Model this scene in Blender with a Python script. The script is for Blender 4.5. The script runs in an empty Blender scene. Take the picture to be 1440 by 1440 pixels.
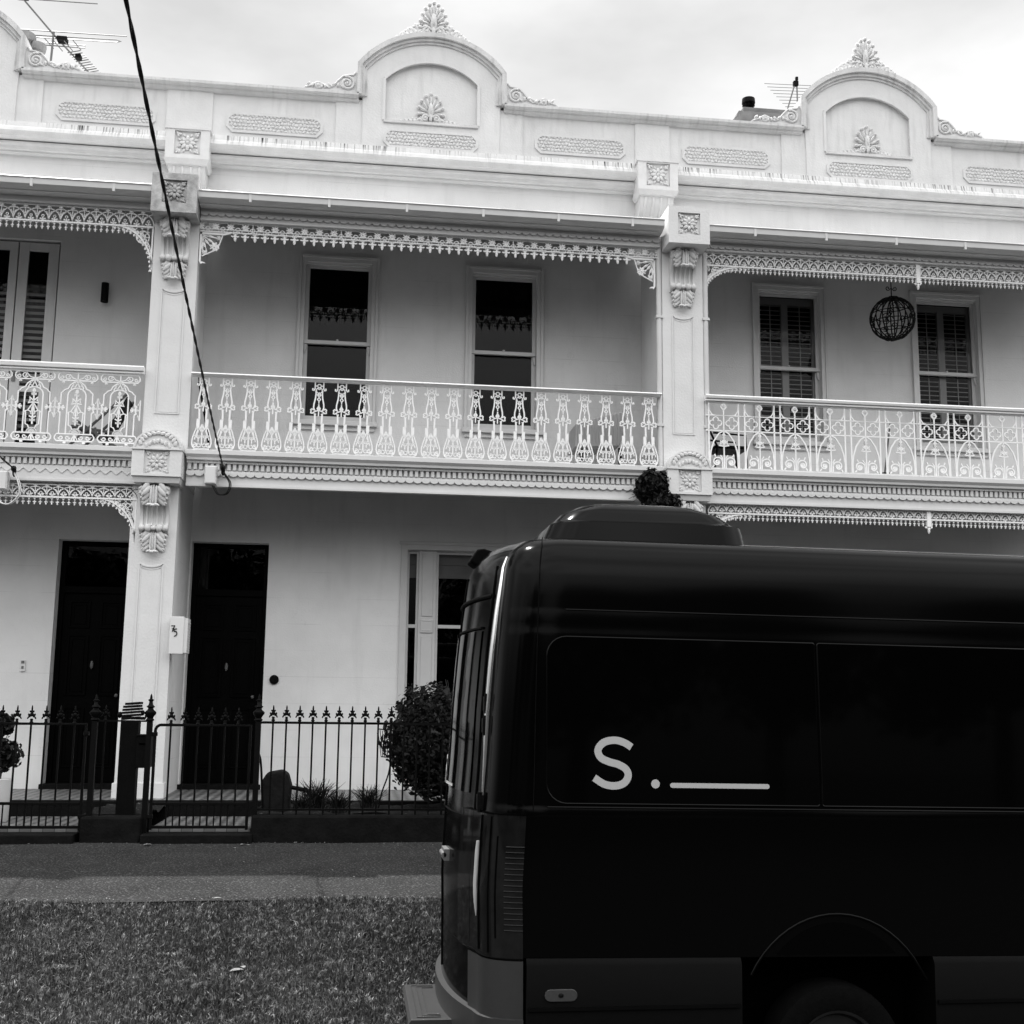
import bpy, math, random
import numpy as np
from mathutils import Vector, Matrix
R = math.radians
random.seed(7); rng = np.random.default_rng(7)
sc = bpy.context.scene

# ------------------------------------------------------------------ camera
CZ = 1.22
pit, yaw, rol = 0.16054, 0.12738, 0.01135
F = Vector((math.sin(yaw)*math.cos(pit), math.cos(yaw)*math.cos(pit), math.sin(pit)))
R0 = Vector((math.cos(yaw), -math.sin(yaw), 0)); U0 = R0.cross(F)
RR = math.cos(rol)*R0 + math.sin(rol)*U0; UU = -math.sin(rol)*R0 + math.cos(rol)*U0
cam = bpy.data.objects.new('camera', bpy.data.cameras.new('camera'))
sc.collection.objects.link(cam); sc.camera = cam
cam.matrix_world = Matrix(((RR.x, UU.x, -F.x, 0), (RR.y, UU.y, -F.y, 0), (RR.z, UU.z, -F.z, CZ), (0, 0, 0, 1)))
cam.data.sensor_width = 36; cam.data.lens = 42.5; cam.data.clip_end = 600; cam.data.clip_start = 0.05

# ------------------------------------------------------------------ light
SUN = Vector((-0.30, 0.475, 1.0)).normalized()
w = bpy.data.worlds.new("World"); sc.world = w; w.use_nodes = True
nt = w.node_tree; N = nt.nodes; L = nt.links
bg = N['Background']; bg.inputs['Strength'].default_value = 0.1
sky = N.new('ShaderNodeTexSky'); sky.sky_type = 'NISHITA'; sky.sun_disc = False
sky.sun_elevation = math.asin(SUN.z); sky.sun_rotation = math.atan2(SUN.x, SUN.y)
bw = N.new('ShaderNodeRGBToBW'); L.new(sky.outputs[0], bw.inputs[0])
tc = N.new('ShaderNodeTexCoord')
mp = N.new('ShaderNodeMapping'); mp.inputs['Scale'].default_value = (1, 1, 2.2); L.new(tc.outputs['Generated'], mp.inputs[0])
cn = N.new('ShaderNodeTexNoise'); cn.inputs['Scale'].default_value = 3.4; cn.inputs['Detail'].default_value = 6; cn.inputs['Roughness'].default_value = 0.5
L.new(mp.outputs[0], cn.inputs['Vector'])
cr = N.new('ShaderNodeMapRange'); cr.inputs[1].default_value = 0.36; cr.inputs[2].default_value = 0.64
cr.inputs[3].default_value = 5.2; cr.inputs[4].default_value = 7.5; L.new(cn.outputs[0], cr.inputs[0])
# thin bright overcast, plus an added bright side behind the camera for the facade
sep = N.new('ShaderNodeSeparateXYZ'); L.new(tc.outputs['Generated'], sep.inputs[0])
hi = N.new('ShaderNodeMapRange'); hi.interpolation_type = 'SMOOTHSTEP'; hi.inputs[1].default_value = 0.02; hi.inputs[2].default_value = 0.50
hi.inputs[3].default_value = 0.15; hi.inputs[4].default_value = 3.4; L.new(sep.outputs['Z'], hi.inputs[0])   # added: dimmed low for dark reflections, boosted high to fill the facade
br = N.new('ShaderNodeMapRange'); br.interpolation_type = 'SMOOTHSTEP'; br.inputs[1].default_value = 0.35; br.inputs[2].default_value = -0.15
br.inputs[3].default_value = 0.0; br.inputs[4].default_value = 1.0; L.new(sep.outputs['Y'], br.inputs[0])
bm_ = N.new('ShaderNodeMix'); bm_.data_type = 'FLOAT'; bm_.inputs[2].default_value = 1.0
L.new(br.outputs[0], bm_.inputs[0]); L.new(hi.outputs[0], bm_.inputs[3])
mu = N.new('ShaderNodeMath'); mu.operation = 'MULTIPLY'; L.new(cr.outputs[0], mu.inputs[0]); L.new(bm_.outputs[0], mu.inputs[1])
mx = N.new('ShaderNodeMix'); mx.data_type = 'FLOAT'; mx.inputs[0].default_value = 0.92
L.new(bw.outputs[0], mx.inputs[2]); L.new(mu.outputs[0], mx.inputs[3])
cb = N.new('ShaderNodeCombineColor')
for i in range(3): L.new(mx.outputs[0], cb.inputs[i])
L.new(cb.outputs[0], bg.inputs['Color'])
sun = bpy.data.objects.new('sun', bpy.data.lights.new('sun', 'SUN')); sc.collection.objects.link(sun)
sun.data.energy = 5.0; sun.data.angle = R(0.6); sun.data.color = (1, 0.99, 0.98)
sun.rotation_euler = (-SUN).to_track_quat('-Z', 'Y').to_euler()
sc.view_settings.view_transform = 'Standard'; sc.view_settings.look = 'None'
sc.view_settings.exposure = 0.5; sc.view_settings.gamma = 1

# ------------------------------------------------------------------ helpers
def tag(o, label=None, cat=None, group=None, kind=None):
    if label: o['label'] = label
    if cat: o['category'] = cat
    if group: o['group'] = group
    if kind: o['kind'] = kind
    return o
def link(o, parent=None):
    sc.collection.objects.link(o)
    if parent is not None: o.parent = parent; o.matrix_parent_inverse = parent.matrix_basis.inverted()
    return o
def empty(name, loc=(0, 0, 0)):
    o = bpy.data.objects.new(name, None); o.location = loc; o.empty_display_size = 0.2
    return link(o)
def copyto(o, dx, dy, dz, parent):
    c = o.copy(); sc.collection.objects.link(c)
    c.parent = parent; c.matrix_parent_inverse = parent.matrix_basis.inverted()
    c.location = (o.location[0]+dx, o.location[1]+dy, o.location[2]+dz)
    return c

class MB:
    def __init__(s): s.v = []; s.f = []
    def add(s, vs, fs):
        n = len(s.v); s.v.extend([tuple(map(float, q)) for q in vs]); s.f.extend([tuple(i+n for i in f) for f in fs])
    def box(s, x0, x1, y0, y1, z0, z1):
        s.add([(x0,y0,z0),(x1,y0,z0),(x1,y1,z0),(x0,y1,z0),(x0,y0,z1),(x1,y0,z1),(x1,y1,z1),(x0,y1,z1)],
              [(0,3,2,1),(4,5,6,7),(0,1,5,4),(1,2,6,5),(2,3,7,6),(3,0,4,7)])
    def taper(s, x0, x1, y0, y1, z0, z1, dx, dy):   # box whose bottom is narrower by dx each side and set back dy at the front
        s.add([(x0+dx,y0+dy,z0),(x1-dx,y0+dy,z0),(x1-dx,y1,z0),(x0+dx,y1,z0),(x0,y0,z1),(x1,y0,z1),(x1,y1,z1),(x0,y1,z1)],
              [(0,3,2,1),(4,5,6,7),(0,1,5,4),(1,2,6,5),(2,3,7,6),(3,0,4,7)])
    def prism(s, pts, y0, y1):                       # polygon in XZ (ccw seen from -Y) extruded along Y
        n = len(pts)
        s.add([(p[0], y0, p[1]) for p in pts]+[(p[0], y1, p[1]) for p in pts],
              [tuple(range(n)), tuple(range(2*n-1, n-1, -1))]+[((i+1) % n, i, n+i, n+(i+1) % n) for i in range(n)])
    def profx(s, prof, x0, x1, caps=True):           # profile in YZ extruded along X
        n = len(prof)
        s.add([(x0, p[0], p[1]) for p in prof]+[(x1, p[0], p[1]) for p in prof],
              [((i+1) % n, i, n+i, n+(i+1) % n) for i in range(n)]+([tuple(range(n)), tuple(range(2*n-1, n-1, -1))] if caps else []))
    def ribbon(s, pts, wd, y0, y1, closed=False, ox=0, oz=0):
        P = [np.array(p, float) for p in pts]; n = len(P); out = []
        for i in range(n):
            a = P[i-1] if (i > 0 or closed) else P[i]; b = P[(i+1) % n] if (i < n-1 or closed) else P[i]
            t = b-a; l = math.hypot(*t) or 1; t = t/l; nn = np.array([-t[1], t[0]])*wd/2
            for q, y in ((P[i]+nn, y0), (P[i]-nn, y0), (P[i]-nn, y1), (P[i]+nn, y1)):
                out.append((q[0]+ox, y, q[1]+oz))
        fs = []
        for i in range(n if closed else n-1):
            a = 4*i; b = 4*((i+1) % n)
            for k in range(4): fs.append((a+k, b+k, b+(k+1) % 4, a+(k+1) % 4))
        if not closed: fs += [(0, 1, 2, 3), (4*n-1, 4*n-2, 4*n-3, 4*n-4)]
        s.add(out, fs)
    def tube(s, pts, r, seg=6, caps=True):
        P = [Vector(p) for p in pts]; n = len(P); rs = r if hasattr(r, '__len__') else [r]*n
        out = []; prev = None
        for i in range(n):
            t = (P[min(i+1, n-1)]-P[max(i-1, 0)])
            if t.length < 1e-9: t = Vector((0, 0, 1))
            t.normalize()
            if prev is None:
                a = Vector((0, 0, 1)) if abs(t.z) < 0.9 else Vector((1, 0, 0)); u = t.cross(a).normalized()
            else: u = (prev-t*prev.dot(t)).normalized()
            prev = u; v = t.cross(u)
            for k in range(seg):
                an = 2*math.pi*k/seg; out.append(tuple(P[i]+(u*math.cos(an)+v*math.sin(an))*rs[i]))
        fs = [(i*seg+k, i*seg+(k+1) % seg, (i+1)*seg+(k+1) % seg, (i+1)*seg+k) for i in range(n-1) for k in range(seg)]
        if caps: fs += [tuple(range(seg-1, -1, -1)), tuple(range((n-1)*seg, n*seg))]
        s.add(out, fs)
    def lathe(s, prof, cx, cy, seg=12):
        out = [(cx+r*math.cos(2*math.pi*k/seg), cy+r*math.sin(2*math.pi*k/seg), z) for r, z in prof for k in range(seg)]
        n = len(prof)
        s.add(out, [(i*seg+k, i*seg+(k+1) % seg, (i+1)*seg+(k+1) % seg, (i+1)*seg+k) for i in range(n-1) for k in range(seg)]
              + [tuple(range(seg-1, -1, -1)), tuple(range((n-1)*seg, n*seg))])
    def blob(s, c, r, ang=0, seg=8, ring=5):          # ellipsoid, radii (rx,ry,rz), turned by ang in the XZ plane
        out = []; ca, sa = math.cos(ang), math.sin(ang)
        for i in range(ring+1):
            th = math.pi*i/ring
            for k in range(seg):
                ph = 2*math.pi*k/seg
                x = r[0]*math.sin(th)*math.cos(ph); y = r[1]*math.sin(th)*math.sin(ph); z = r[2]*math.cos(th)
                out.append((c[0]+x*ca+z*sa, c[1]+y, c[2]-x*sa+z*ca))
        s.add(out, [(i*seg+k, (i+1)*seg+k, (i+1)*seg+(k+1) % seg, i*seg+(k+1) % seg) for i in range(ring) for k in range(seg)])
    def grid(s, X, Y, Z):
        m, n = X.shape; st = len(s.v)
        s.v.extend(list(zip(X.ravel().tolist(), Y.ravel().tolist(), Z.ravel().tolist())))
        s.f.extend([(st+i*n+j, st+i*n+j+1, st+(i+1)*n+j+1, st+(i+1)*n+j) for i in range(m-1) for j in range(n-1)])
    def build(s, name, mat, parent=None, smooth=None, bevel=0):
        me = bpy.data.meshes.new(name); me.from_pydata(s.v, [], s.f)
        me.materials.append(mat); me.update()
        if smooth is not None:
            me.shade_smooth()
            me.set_sharp_from_angle(angle=R(smooth))
        o = bpy.data.objects.new(name, me); link(o, parent)
        if bevel:
            b = o.modifiers.new('bevel', 'BEVEL'); b.width = bevel; b.segments = 2; b.limit_method = 'ANGLE'; b.angle_limit = R(40)
        return o
def arc(cx, cz, r, a0, a1, n=10, rz=None):
    rz = rz or r
    return [(cx+r*math.cos(R(a0+(a1-a0)*i/n)), cz+rz*math.sin(R(a0+(a1-a0)*i/n))) for i in range(n+1)]
def circ(cx, cz, r, n=12): return [(cx+r*math.cos(2*math.pi*i/n), cz+r*math.sin(2*math.pi*i/n)) for i in range(n)]
def spiral(cx, cz, r0, r1, a0, turns, n=20):
    return [(cx+(r0+(r1-r0)*i/n)*math.cos(R(a0)+2*math.pi*turns*i/n), cz+(r0+(r1-r0)*i/n)*math.sin(R(a0)+2*math.pi*turns*i/n)) for i in range(n+1)]
def spline(pts, k=6):                                # Catmull-Rom through 2D/3D points
    P = [np.array(p, float) for p in pts]; P = [2*P[0]-P[1]]+P+[2*P[-1]-P[-2]]; out = []
    for i in range(1, len(P)-2):
        for j in range(k):
            t = j/k
            out.append(tuple(0.5*((2*P[i])+(-P[i-1]+P[i+1])*t+(2*P[i-1]-5*P[i]+4*P[i+1]-P[i+2])*t*t+(-P[i-1]+3*P[i]-3*P[i+1]+P[i+2])*t**3)))
    out.append(tuple(P[-2])); return out

# ------------------------------------------------------------------ materials
def mat(name, val, rough=0.6, var=0.0, scale=6.0, bump=0.0, bscale=40.0, spec=0.5, metal=0.0, coat=0.0, detail=6, extra=None):
    m = bpy.data.materials.new(name); m.use_nodes = True; nt = m.node_tree; N = nt.nodes; L = nt.links
    b = N['Principled BSDF']; b.inputs['Roughness'].default_value = rough; b.inputs['Metallic'].default_value = metal
    b.inputs['Specular IOR Level'].default_value = spec; b.inputs['Coat Weight'].default_value = coat; b.inputs['Coat Roughness'].default_value = 0.03
    tc = N.new('ShaderNodeTexCoord'); geo = N.new('ShaderNodeNewGeometry')
    no = N.new('ShaderNodeTexNoise'); no.inputs['Scale'].default_value = scale; no.inputs['Detail'].default_value = detail; no.inputs['Roughness'].default_value = 0.6
    L.new(geo.outputs['Position'], no.inputs['Vector'])
    mr = N.new('ShaderNodeMapRange'); mr.inputs[1].default_value = 0.25; mr.inputs[2].default_value = 0.75
    mr.inputs[3].default_value = val*(1-var); mr.inputs[4].default_value = val*(1+var); L.new(no.outputs[0], mr.inputs[0])
    out = mr.outputs[0]
    if extra: out = extra(N, L, geo, out)
    cb = N.new('ShaderNodeCombineColor')
    for i in range(3): L.new(out, cb.inputs[i])
    L.new(cb.outputs[0], b.inputs['Base Color'])
    if bump:
        n2 = N.new('ShaderNodeTexNoise'); n2.inputs['Scale'].default_value = bscale; n2.inputs['Detail'].default_value = 4
        L.new(geo.outputs['Position'], n2.inputs['Vector'])
        bp = N.new('ShaderNodeBump'); bp.inputs['Strength'].default_value = bump; bp.inputs['Distance'].default_value = 0.01
        L.new(n2.outputs[0], bp.inputs['Height']); L.new(bp.outputs[0], b.inputs['Normal'])
    return m
def mnode(N, L, op, a, b=None, clamp=False):
    m = N.new('ShaderNodeMath'); m.operation = op; m.use_clamp = clamp
    for i, q in enumerate((a, b)):
        if q is None: continue
        if isinstance(q, (int, float)): m.inputs[i].default_value = q
        else: L.new(q, m.inputs[i])
    return m.outputs[0]
def stains(zt, depth, amt, xs=26.0):
    """rain streaks running down from height zt, narrow in x"""
    def f(N, L, geo, out):
        mp = N.new('ShaderNodeMapping'); mp.inputs['Scale'].default_value = (xs, 1, 1.2); L.new(geo.outputs['Position'], mp.inputs[0])
        n = N.new('ShaderNodeTexNoise'); n.inputs['Scale'].default_value = 1.6; n.inputs['Detail'].default_value = 5; L.new(mp.outputs[0], n.inputs['Vector'])
        big = N.new('ShaderNodeTexNoise'); big.inputs['Scale'].default_value = 1.1; L.new(geo.outputs['Position'], big.inputs['Vector'])
        s = N.new('ShaderNodeSeparateXYZ'); L.new(geo.outputs['Position'], s.inputs[0])
        mr = N.new('ShaderNodeMapRange'); mr.inputs[1].default_value = zt-depth; mr.inputs[2].default_value = zt
        L.new(s.outputs['Z'], mr.inputs[0])
        m = mnode(N, L, 'SUBTRACT', n.outputs[0], 0.5); m = mnode(N, L, 'MULTIPLY', m, 5.0, True)
        m2 = mnode(N, L, 'SUBTRACT', big.outputs[0], 0.36); m2 = mnode(N, L, 'MULTIPLY', m2, 5.0, True)
        m = mnode(N, L, 'MULTIPLY', m, mr.outputs[0]); m = mnode(N, L, 'MULTIPLY', m, m2)
        m = mnode(N, L, 'MULTIPLY', m, amt); m = mnode(N, L, 'SUBTRACT', 1.0, m)
        return mnode(N, L, 'MULTIPLY', out, m)
    return f
def ashlar(N, L, geo, out):
    s = N.new('ShaderNodeSeparateXYZ'); L.new(geo.outputs['Position'], s.inputs[0])
    n = N.new('ShaderNodeTexNoise'); n.inputs['Scale'].default_value = 1.7; L.new(geo.outputs['Position'], n.inputs['Vector'])
    z = mnode(N, L, 'MULTIPLY', s.outputs['Z'], 1/0.31); z = mnode(N, L, 'FRACT', z)
    l = mnode(N, L, 'LESS_THAN', z, 0.02); n2 = mnode(N, L, 'MULTIPLY', mnode(N, L, 'SUBTRACT', n.outputs[0], 0.42), 2.2, True)
    l = mnode(N, L, 'MULTIPLY', mnode(N, L, 'MULTIPLY', l, n2), 0.30)
    cr_ = N.new('ShaderNodeTexNoise'); cr_.inputs['Scale'].default_value = 1.3; cr_.inputs['Detail'].default_value = 7; cr_.inputs['Roughness'].default_value = .55; L.new(geo.outputs['Position'], cr_.inputs['Vector'])
    q = mnode(N, L, 'LESS_THAN', mnode(N, L, 'ABSOLUTE', mnode(N, L, 'SUBTRACT', cr_.outputs[0], 0.5)), 0.0016)
    l = mnode(N, L, 'ADD', l, mnode(N, L, 'MULTIPLY', mnode(N, L, 'MULTIPLY', q, n2), 0.16))
    dp = N.new('ShaderNodeTexNoise'); dp.inputs['Scale'].default_value = 4; dp.inputs['Detail'].default_value = 5
    dm = N.new('ShaderNodeMapping'); dm.inputs['Scale'].default_value = (2.2, 1, .25); L.new(geo.outputs['Position'], dm.inputs[0]); L.new(dm.outputs[0], dp.inputs['Vector'])
    l = mnode(N, L, 'ADD', l, mnode(N, L, 'MULTIPLY', mnode(N, L, 'SUBTRACT', dp.outputs[0], 0.55, ), 0.35, True))
    return mnode(N, L, 'MULTIPLY', out, mnode(N, L, 'SUBTRACT', 1.0, l))
def speck(amt, sc_, th=0.62):
    def f(N, L, geo, out):
        v = N.new('ShaderNodeTexNoise'); v.inputs['Scale'].default_value = sc_; v.inputs['Detail'].default_value = 2; L.new(geo.outputs['Position'], v.inputs['Vector'])
        m = mnode(N, L, 'MULTIPLY', mnode(N, L, 'SUBTRACT', v.outputs[0], th), 12.0, True)
        return mnode(N, L, 'ADD', out, mnode(N, L, 'MULTIPLY', m, amt))
    return f
def tiles(N, L, geo, out):
    c = N.new('ShaderNodeTexChecker'); c.inputs['Scale'].default_value = 14
    mp = N.new('ShaderNodeMapping'); mp.inputs['Rotation'].default_value = (0, 0, R(45)); L.new(geo.outputs['Position'], mp.inputs[0]); L.new(mp.outputs[0], c.inputs['Vector'])
    c2 = N.new('ShaderNodeTexChecker'); c2.inputs['Scale'].default_value = 9.9; L.new(geo.outputs['Position'], c2.inputs['Vector'])
    a = mnode(N, L, 'MULTIPLY', c.outputs['Fac'], 0.62); b = mnode(N, L, 'MULTIPLY', c2.outputs['Fac'], 0.3)
    return mnode(N, L, 'MULTIPLY', out, mnode(N, L, 'ADD', mnode(N, L, 'ADD', a, b), 0.08))

M = {}
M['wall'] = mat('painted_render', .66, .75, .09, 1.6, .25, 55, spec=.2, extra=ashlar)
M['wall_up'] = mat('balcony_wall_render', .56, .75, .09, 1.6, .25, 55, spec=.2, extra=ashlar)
M['parapet'] = mat('parapet_render', .64, .8, .09, 2.2, .35, 45, spec=.2, extra=stains(8.62, 0.45, .12, 9))
M['cornice'] = mat('weathered_cornice', .62, .8, .10, 5, .4, 60, spec=.2, extra=stains(8.19, .20, 1.5, 30))
M['coping'] = mat('weathered_coping', .58, .85, .16, 4, .5, 50, spec=.2, extra=stains(8.92, .2, .35, 12))
M['orn'] = mat('moulded_plaster', .62, .75, .07, 9, .25, 90, spec=.2)
M['oldblock'] = mat('lichened_block', .40, .9, .42, 11, .6, 70, spec=.1)
M['pil'] = mat('pilaster_render', .64, .75, .06, 3.0, .35, 40, spec=.2)
M['trim'] = mat('painted_timber', .60, .55, .05, 4, .1, 60, spec=.3)
M['lace'] = mat('painted_cast_iron', .80, .5, .05, 20, .15, 120, spec=.35)
M['gutter'] = mat('gutter_paint', .56, .45, .06, 5, .05, 50, spec=.4)
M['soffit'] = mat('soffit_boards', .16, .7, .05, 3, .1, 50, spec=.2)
M['frame'] = mat('window_joinery', .50, .5, .05, 6, .08, 70, spec=.3)
M['roof'] = mat('roof_iron', .80, .5, .10, 3, .1, 40, spec=.4)
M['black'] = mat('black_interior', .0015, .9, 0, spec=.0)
M['door'] = mat('black_gloss_door', .0012, .4, .2, 8, .15, 50, spec=.03)
M['iron'] = mat('black_ironwork', .003, .5, .3, 25, .2, 90, spec=.06)
M['bluestone'] = mat('bluestone', .0055, .8, .5, 9, .6, 40, spec=.06)
M['stone'] = mat('garden_rock', .010, .9, .4, 12, .8, 25, spec=.1)
M['asphalt'] = mat('asphalt_path', .025, .95, .28, 2.0, 1.0, 90, spec=.06, extra=speck(.055, 62, .56))
M['road'] = mat('asphalt_road', .05, .9, .2, 2.0, .8, 150, spec=.2, extra=speck(.06, 120))
M['soil'] = mat('garden_soil', .012, .95, .5, 14, 1, 40, spec=.1, extra=speck(.12, 30, .66))
M['turf'] = mat('turf_soil', .012, .95, .4, 9, 1, 60, spec=.1)
M['grass'] = mat('grass_blades', .060, .75, .6, 2.2, spec=.12, extra=speck(.17, 24, .55))
M['leafmat'] = mat('leaf', .010, .55, .5, 14, spec=.15)
M['bark'] = mat('bark', .05, .9, .3, 14, .6, 60, spec=.1)
M['cable'] = mat('cable_rubber', .006, .6, 0, spec=.2)
M['tile'] = mat('tessellated_tiles', .22, .45, .1, 5, spec=.3, extra=tiles)
M['galv'] = mat('aerial_metal', .12, .5, .3, 9, metal=.3)
M['chim'] = mat('chimney_render', .16, .85, .2, 6, .4, 50, spec=.2)
M['clay'] = mat('chimney_pot_clay', .22, .85, .25, 9, .4, 50, spec=.2)
M['white'] = mat('white_plastic', .62, .45, .03, 5, spec=.4)
M['blind'] = mat('blind_fabric', .35, .8, .06, 8, .2, 200, spec=.1)
M['slat'] = mat('shutter_slats', .62, .5, .03, 8, spec=.3)
M['wood'] = mat('weathered_wood', .10, .7, .3, 12, .3, 50, spec=.2)
M['paper'] = mat('dry_leaf', .20, .8, .25, 30, spec=.1)
M['van'] = mat('van_black_paint', .0008, .13, 0, spec=.075, coat=.0, bump=.02, bscale=1.5)
M['vanglass'] = mat('van_tinted_glass', .0008, .05, 0, spec=.09)
M['vangrey'] = mat('van_plastic_cladding', .0015, .5, .15, 30, .15, 400, spec=.05)
M['vanbump'] = mat('van_bumper_plastic', .024, .42, .1, 30, .15, 400, spec=.4)
M['rubber'] = mat('tyre_rubber', .0022, .85, .3, 30, .3, 80, spec=.04)
M['rim'] = mat('wheel_rim', .012, .4, .3, 20, spec=.3)
M['lamp'] = mat('tail_lamp_lens', .005, .06, .6, 14, spec=.30)
M['rib'] = mat('lamp_rib', .004, .2, .3, 60, spec=.15)
M['marker'] = mat('marker_lens', .035, .3, .2, 60, spec=.3)
M['glint'] = mat('glint_metal', .7, .15, 0, metal=1)
M['decal'] = mat('white_vinyl', .34, .5, .02, 40, spec=.3)
def glassmat():
    m = bpy.data.materials.new('window_glass'); m.use_nodes = True; nt = m.node_tree; N = nt.nodes; L = nt.links
    N.remove(N['Principled BSDF']); o = N['Material Output']
    t = N.new('ShaderNodeBsdfTransparent'); g = N.new('ShaderNodeBsdfGlossy'); g.inputs['Roughness'].default_value = 0.004
    g.inputs['Color'].default_value = (.42, .42, .42, 1); t.inputs['Color'].default_value = (.62, .62, .62, 1)
    f = N.new('ShaderNodeFresnel'); f.inputs[0].default_value = 1.42
    geo = N.new('ShaderNodeNewGeometry'); n = N.new('ShaderNodeTexNoise'); n.inputs['Scale'].default_value = 3; L.new(geo.outputs['Position'], n.inputs['Vector'])
    bp = N.new('ShaderNodeBump'); bp.inputs['Strength'].default_value = .012; bp.inputs['Distance'].default_value = .02; L.new(n.outputs[0], bp.inputs['Height'])
    L.new(bp.outputs[0], g.inputs['Normal'])
    x = N.new('ShaderNodeMixShader'); L.new(f.outputs[0], x.inputs[0]); L.new(t.outputs[0], x.inputs[1]); L.new(g.outputs[0], x.inputs[2]); L.new(x.outputs[0], o.inputs[0])
    return m
M['glass'] = glassmat()
# ------------------------------------------------------------------ ground
YF = 11.5       # fence line
YP = 13.3       # pilaster front
YW = 14.6       # house wall
def strip(name, prof, x0, x1, m, nx=60, noise=0.0, ns=1.0, kind='structure'):
    ys = []
    for (a, b), (c, d) in zip(prof[:-1], prof[1:]):
        k = max(1, int(abs(c-a)/0.25))
        for j in range(k): ys.append((a+(c-a)*j/k, b+(d-b)*j/k))
    ys.append(prof[-1]); xs = np.linspace(x0, x1, nx)
    X, Yg = np.meshgrid(xs, [q[0] for q in ys]); _, Z = np.meshgrid(xs, [q[1] for q in ys])
    Z = Z+noise*(np.sin(X*1.7*ns+Yg)*.5+np.sin(X*3.9*ns-Yg*2.3)*.3)
    b = MB(); b.grid(X, Yg, Z); o = b.build(name, m, smooth=60); tag(o, kind=kind); return o
# the verge: a grassed bank that a parking bay cuts into on the right
bank = [(5.9, -.60), (6.0, -.60), (6.8, -.50), (7.4, -.415), (8.3, -.22), (8.82, -.115)]
def bankz(y):
    return float(np.interp(y, [p[0] for p in bank], [p[1] for p in bank]))
def bay_x(y):    # left end of the parking bay
    return float(np.interp(y, [5.9, 6.8, 8.2], [.30, .42, .66]))
strip('ground', [(-120, -.84), (5.0, -.84), (5.01, -.9), (24, -.9), (160, -.9)], -160, 160, M['turf'], 40)
strip('road', [(-6.5, -.78), (-3, -.76), (1, -.74), (5.89, -.79)], -60, 60, M['road'], 60)
b = MB(); xs0 = np.linspace(0, 1, 60)
Yb = np.linspace(5.9, 8.82, 26); X = np.array([-14+(bay_x(min(y, 8.2))+14)*xs0 for y in Yb]); Yg = np.repeat(Yb[:, None], 60, 1)
Z = np.array([[bankz(y)]*60 for y in Yb])+.012*np.sin(X*2.1+Yg*3)
b.grid(X, Yg, Z)
X2 = np.array([bay_x(8.2)+(30-bay_x(8.2))*xs0 for y in (8.22, 8.5, 8.82)]); Y2 = np.array([[y]*60 for y in (8.22, 8.5, 8.82)]); Z2 = np.array([[bankz(y)]*60 for y in (8.22, 8.5, 8.82)])
b.grid(X2, Y2, Z2+.012*np.sin(X2*2.1+Y2*3)); tag(b.build('nature_strip', M['turf'], smooth=60), kind='structure')
b = MB(); b.box(-60, .24, 5.74, 5.88, -.9, -.60)
for i in range(7):
    ya = 5.9+i*.33; yb = ya+.32; xa = bay_x(ya)+.0; xb = bay_x(yb); za = bankz(ya)-.02; zb = bankz(yb)-.02
    b.add([(xa, ya, -.9), (xa+.12, ya, -.9), (xb+.12, yb, -.9), (xb, yb, -.9), (xa, ya, za), (xa+.12, ya, za), (xb+.12, yb, zb), (xb, yb, zb)],
          [(0,3,2,1),(4,5,6,7),(0,1,5,4),(1,2,6,5),(2,3,7,6),(3,0,4,7)])
b.box(.80, 30, 8.08, 8.2, -.9, -.24)
tag(b.build('kerb', M['bluestone'], bevel=.01), kind='structure')
b = MB(); b.add([(.30, 5.9, -.785), (30, 5.9, -.785), (30, 8.1, -.80), (.70, 8.1, -.80)], [(0, 1, 2, 3)]); tag(b.build('parking_bay', M['road']), kind='structure')
strip('footpath', [(8.80, -.112), (9.6, -.07), (10.6, -.03), (11.42, .0)], -30, 30, M['asphalt'], 200, .006)
strip('verandah_floor', [(13.0, .245), (14.9, .255)], -9, 10.5, M['tile'], 20)
b = MB(); b.box(-9, 10.5, 12.86, 12.998, -.1, .252); tag(b.build('verandah_step', M['bluestone'], bevel=.008), kind='structure')
b = MB(); b.box(-3.9, -2.42, 11.62, 12.85, -.1, .10); b.box(-1.80, -.90, 11.62, 12.85, -.1, .10); tag(b.build('tiled_path', M['tile']), kind='structure')
b = MB(); b.box(-3.6, -2.40, 11.32, 11.6, -.1, .075); b.box(-1.83, -.86, 11.32, 11.6, -.1, .075); tag(b.build('gate_threshold', M['bluestone'], bevel=.01), kind='structure')
b = MB()
for a, c in ((-2.40, -1.82), (-.88, 9.6), (-9, -3.9)):
    nx = max(3, int((c-a)*12)); xs = np.linspace(a, c, nx); X, Yg = np.meshgrid(xs, np.linspace(11.6, 12.86, 16))
    b.grid(X, Yg, .21+.03*np.sin(X*7+Yg*3)*np.sin(Yg*8-X*2)+.02*rng.random(X.shape))
tag(b.build('garden_bed', M['soil'], smooth=60), kind='structure')
# far side of the street, behind the camera: verge
strip('far_verge', [(-30, -.5), (-9, -.55), (-6.5, -.62)], -60, 60, M['turf'], 30, .02)

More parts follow.
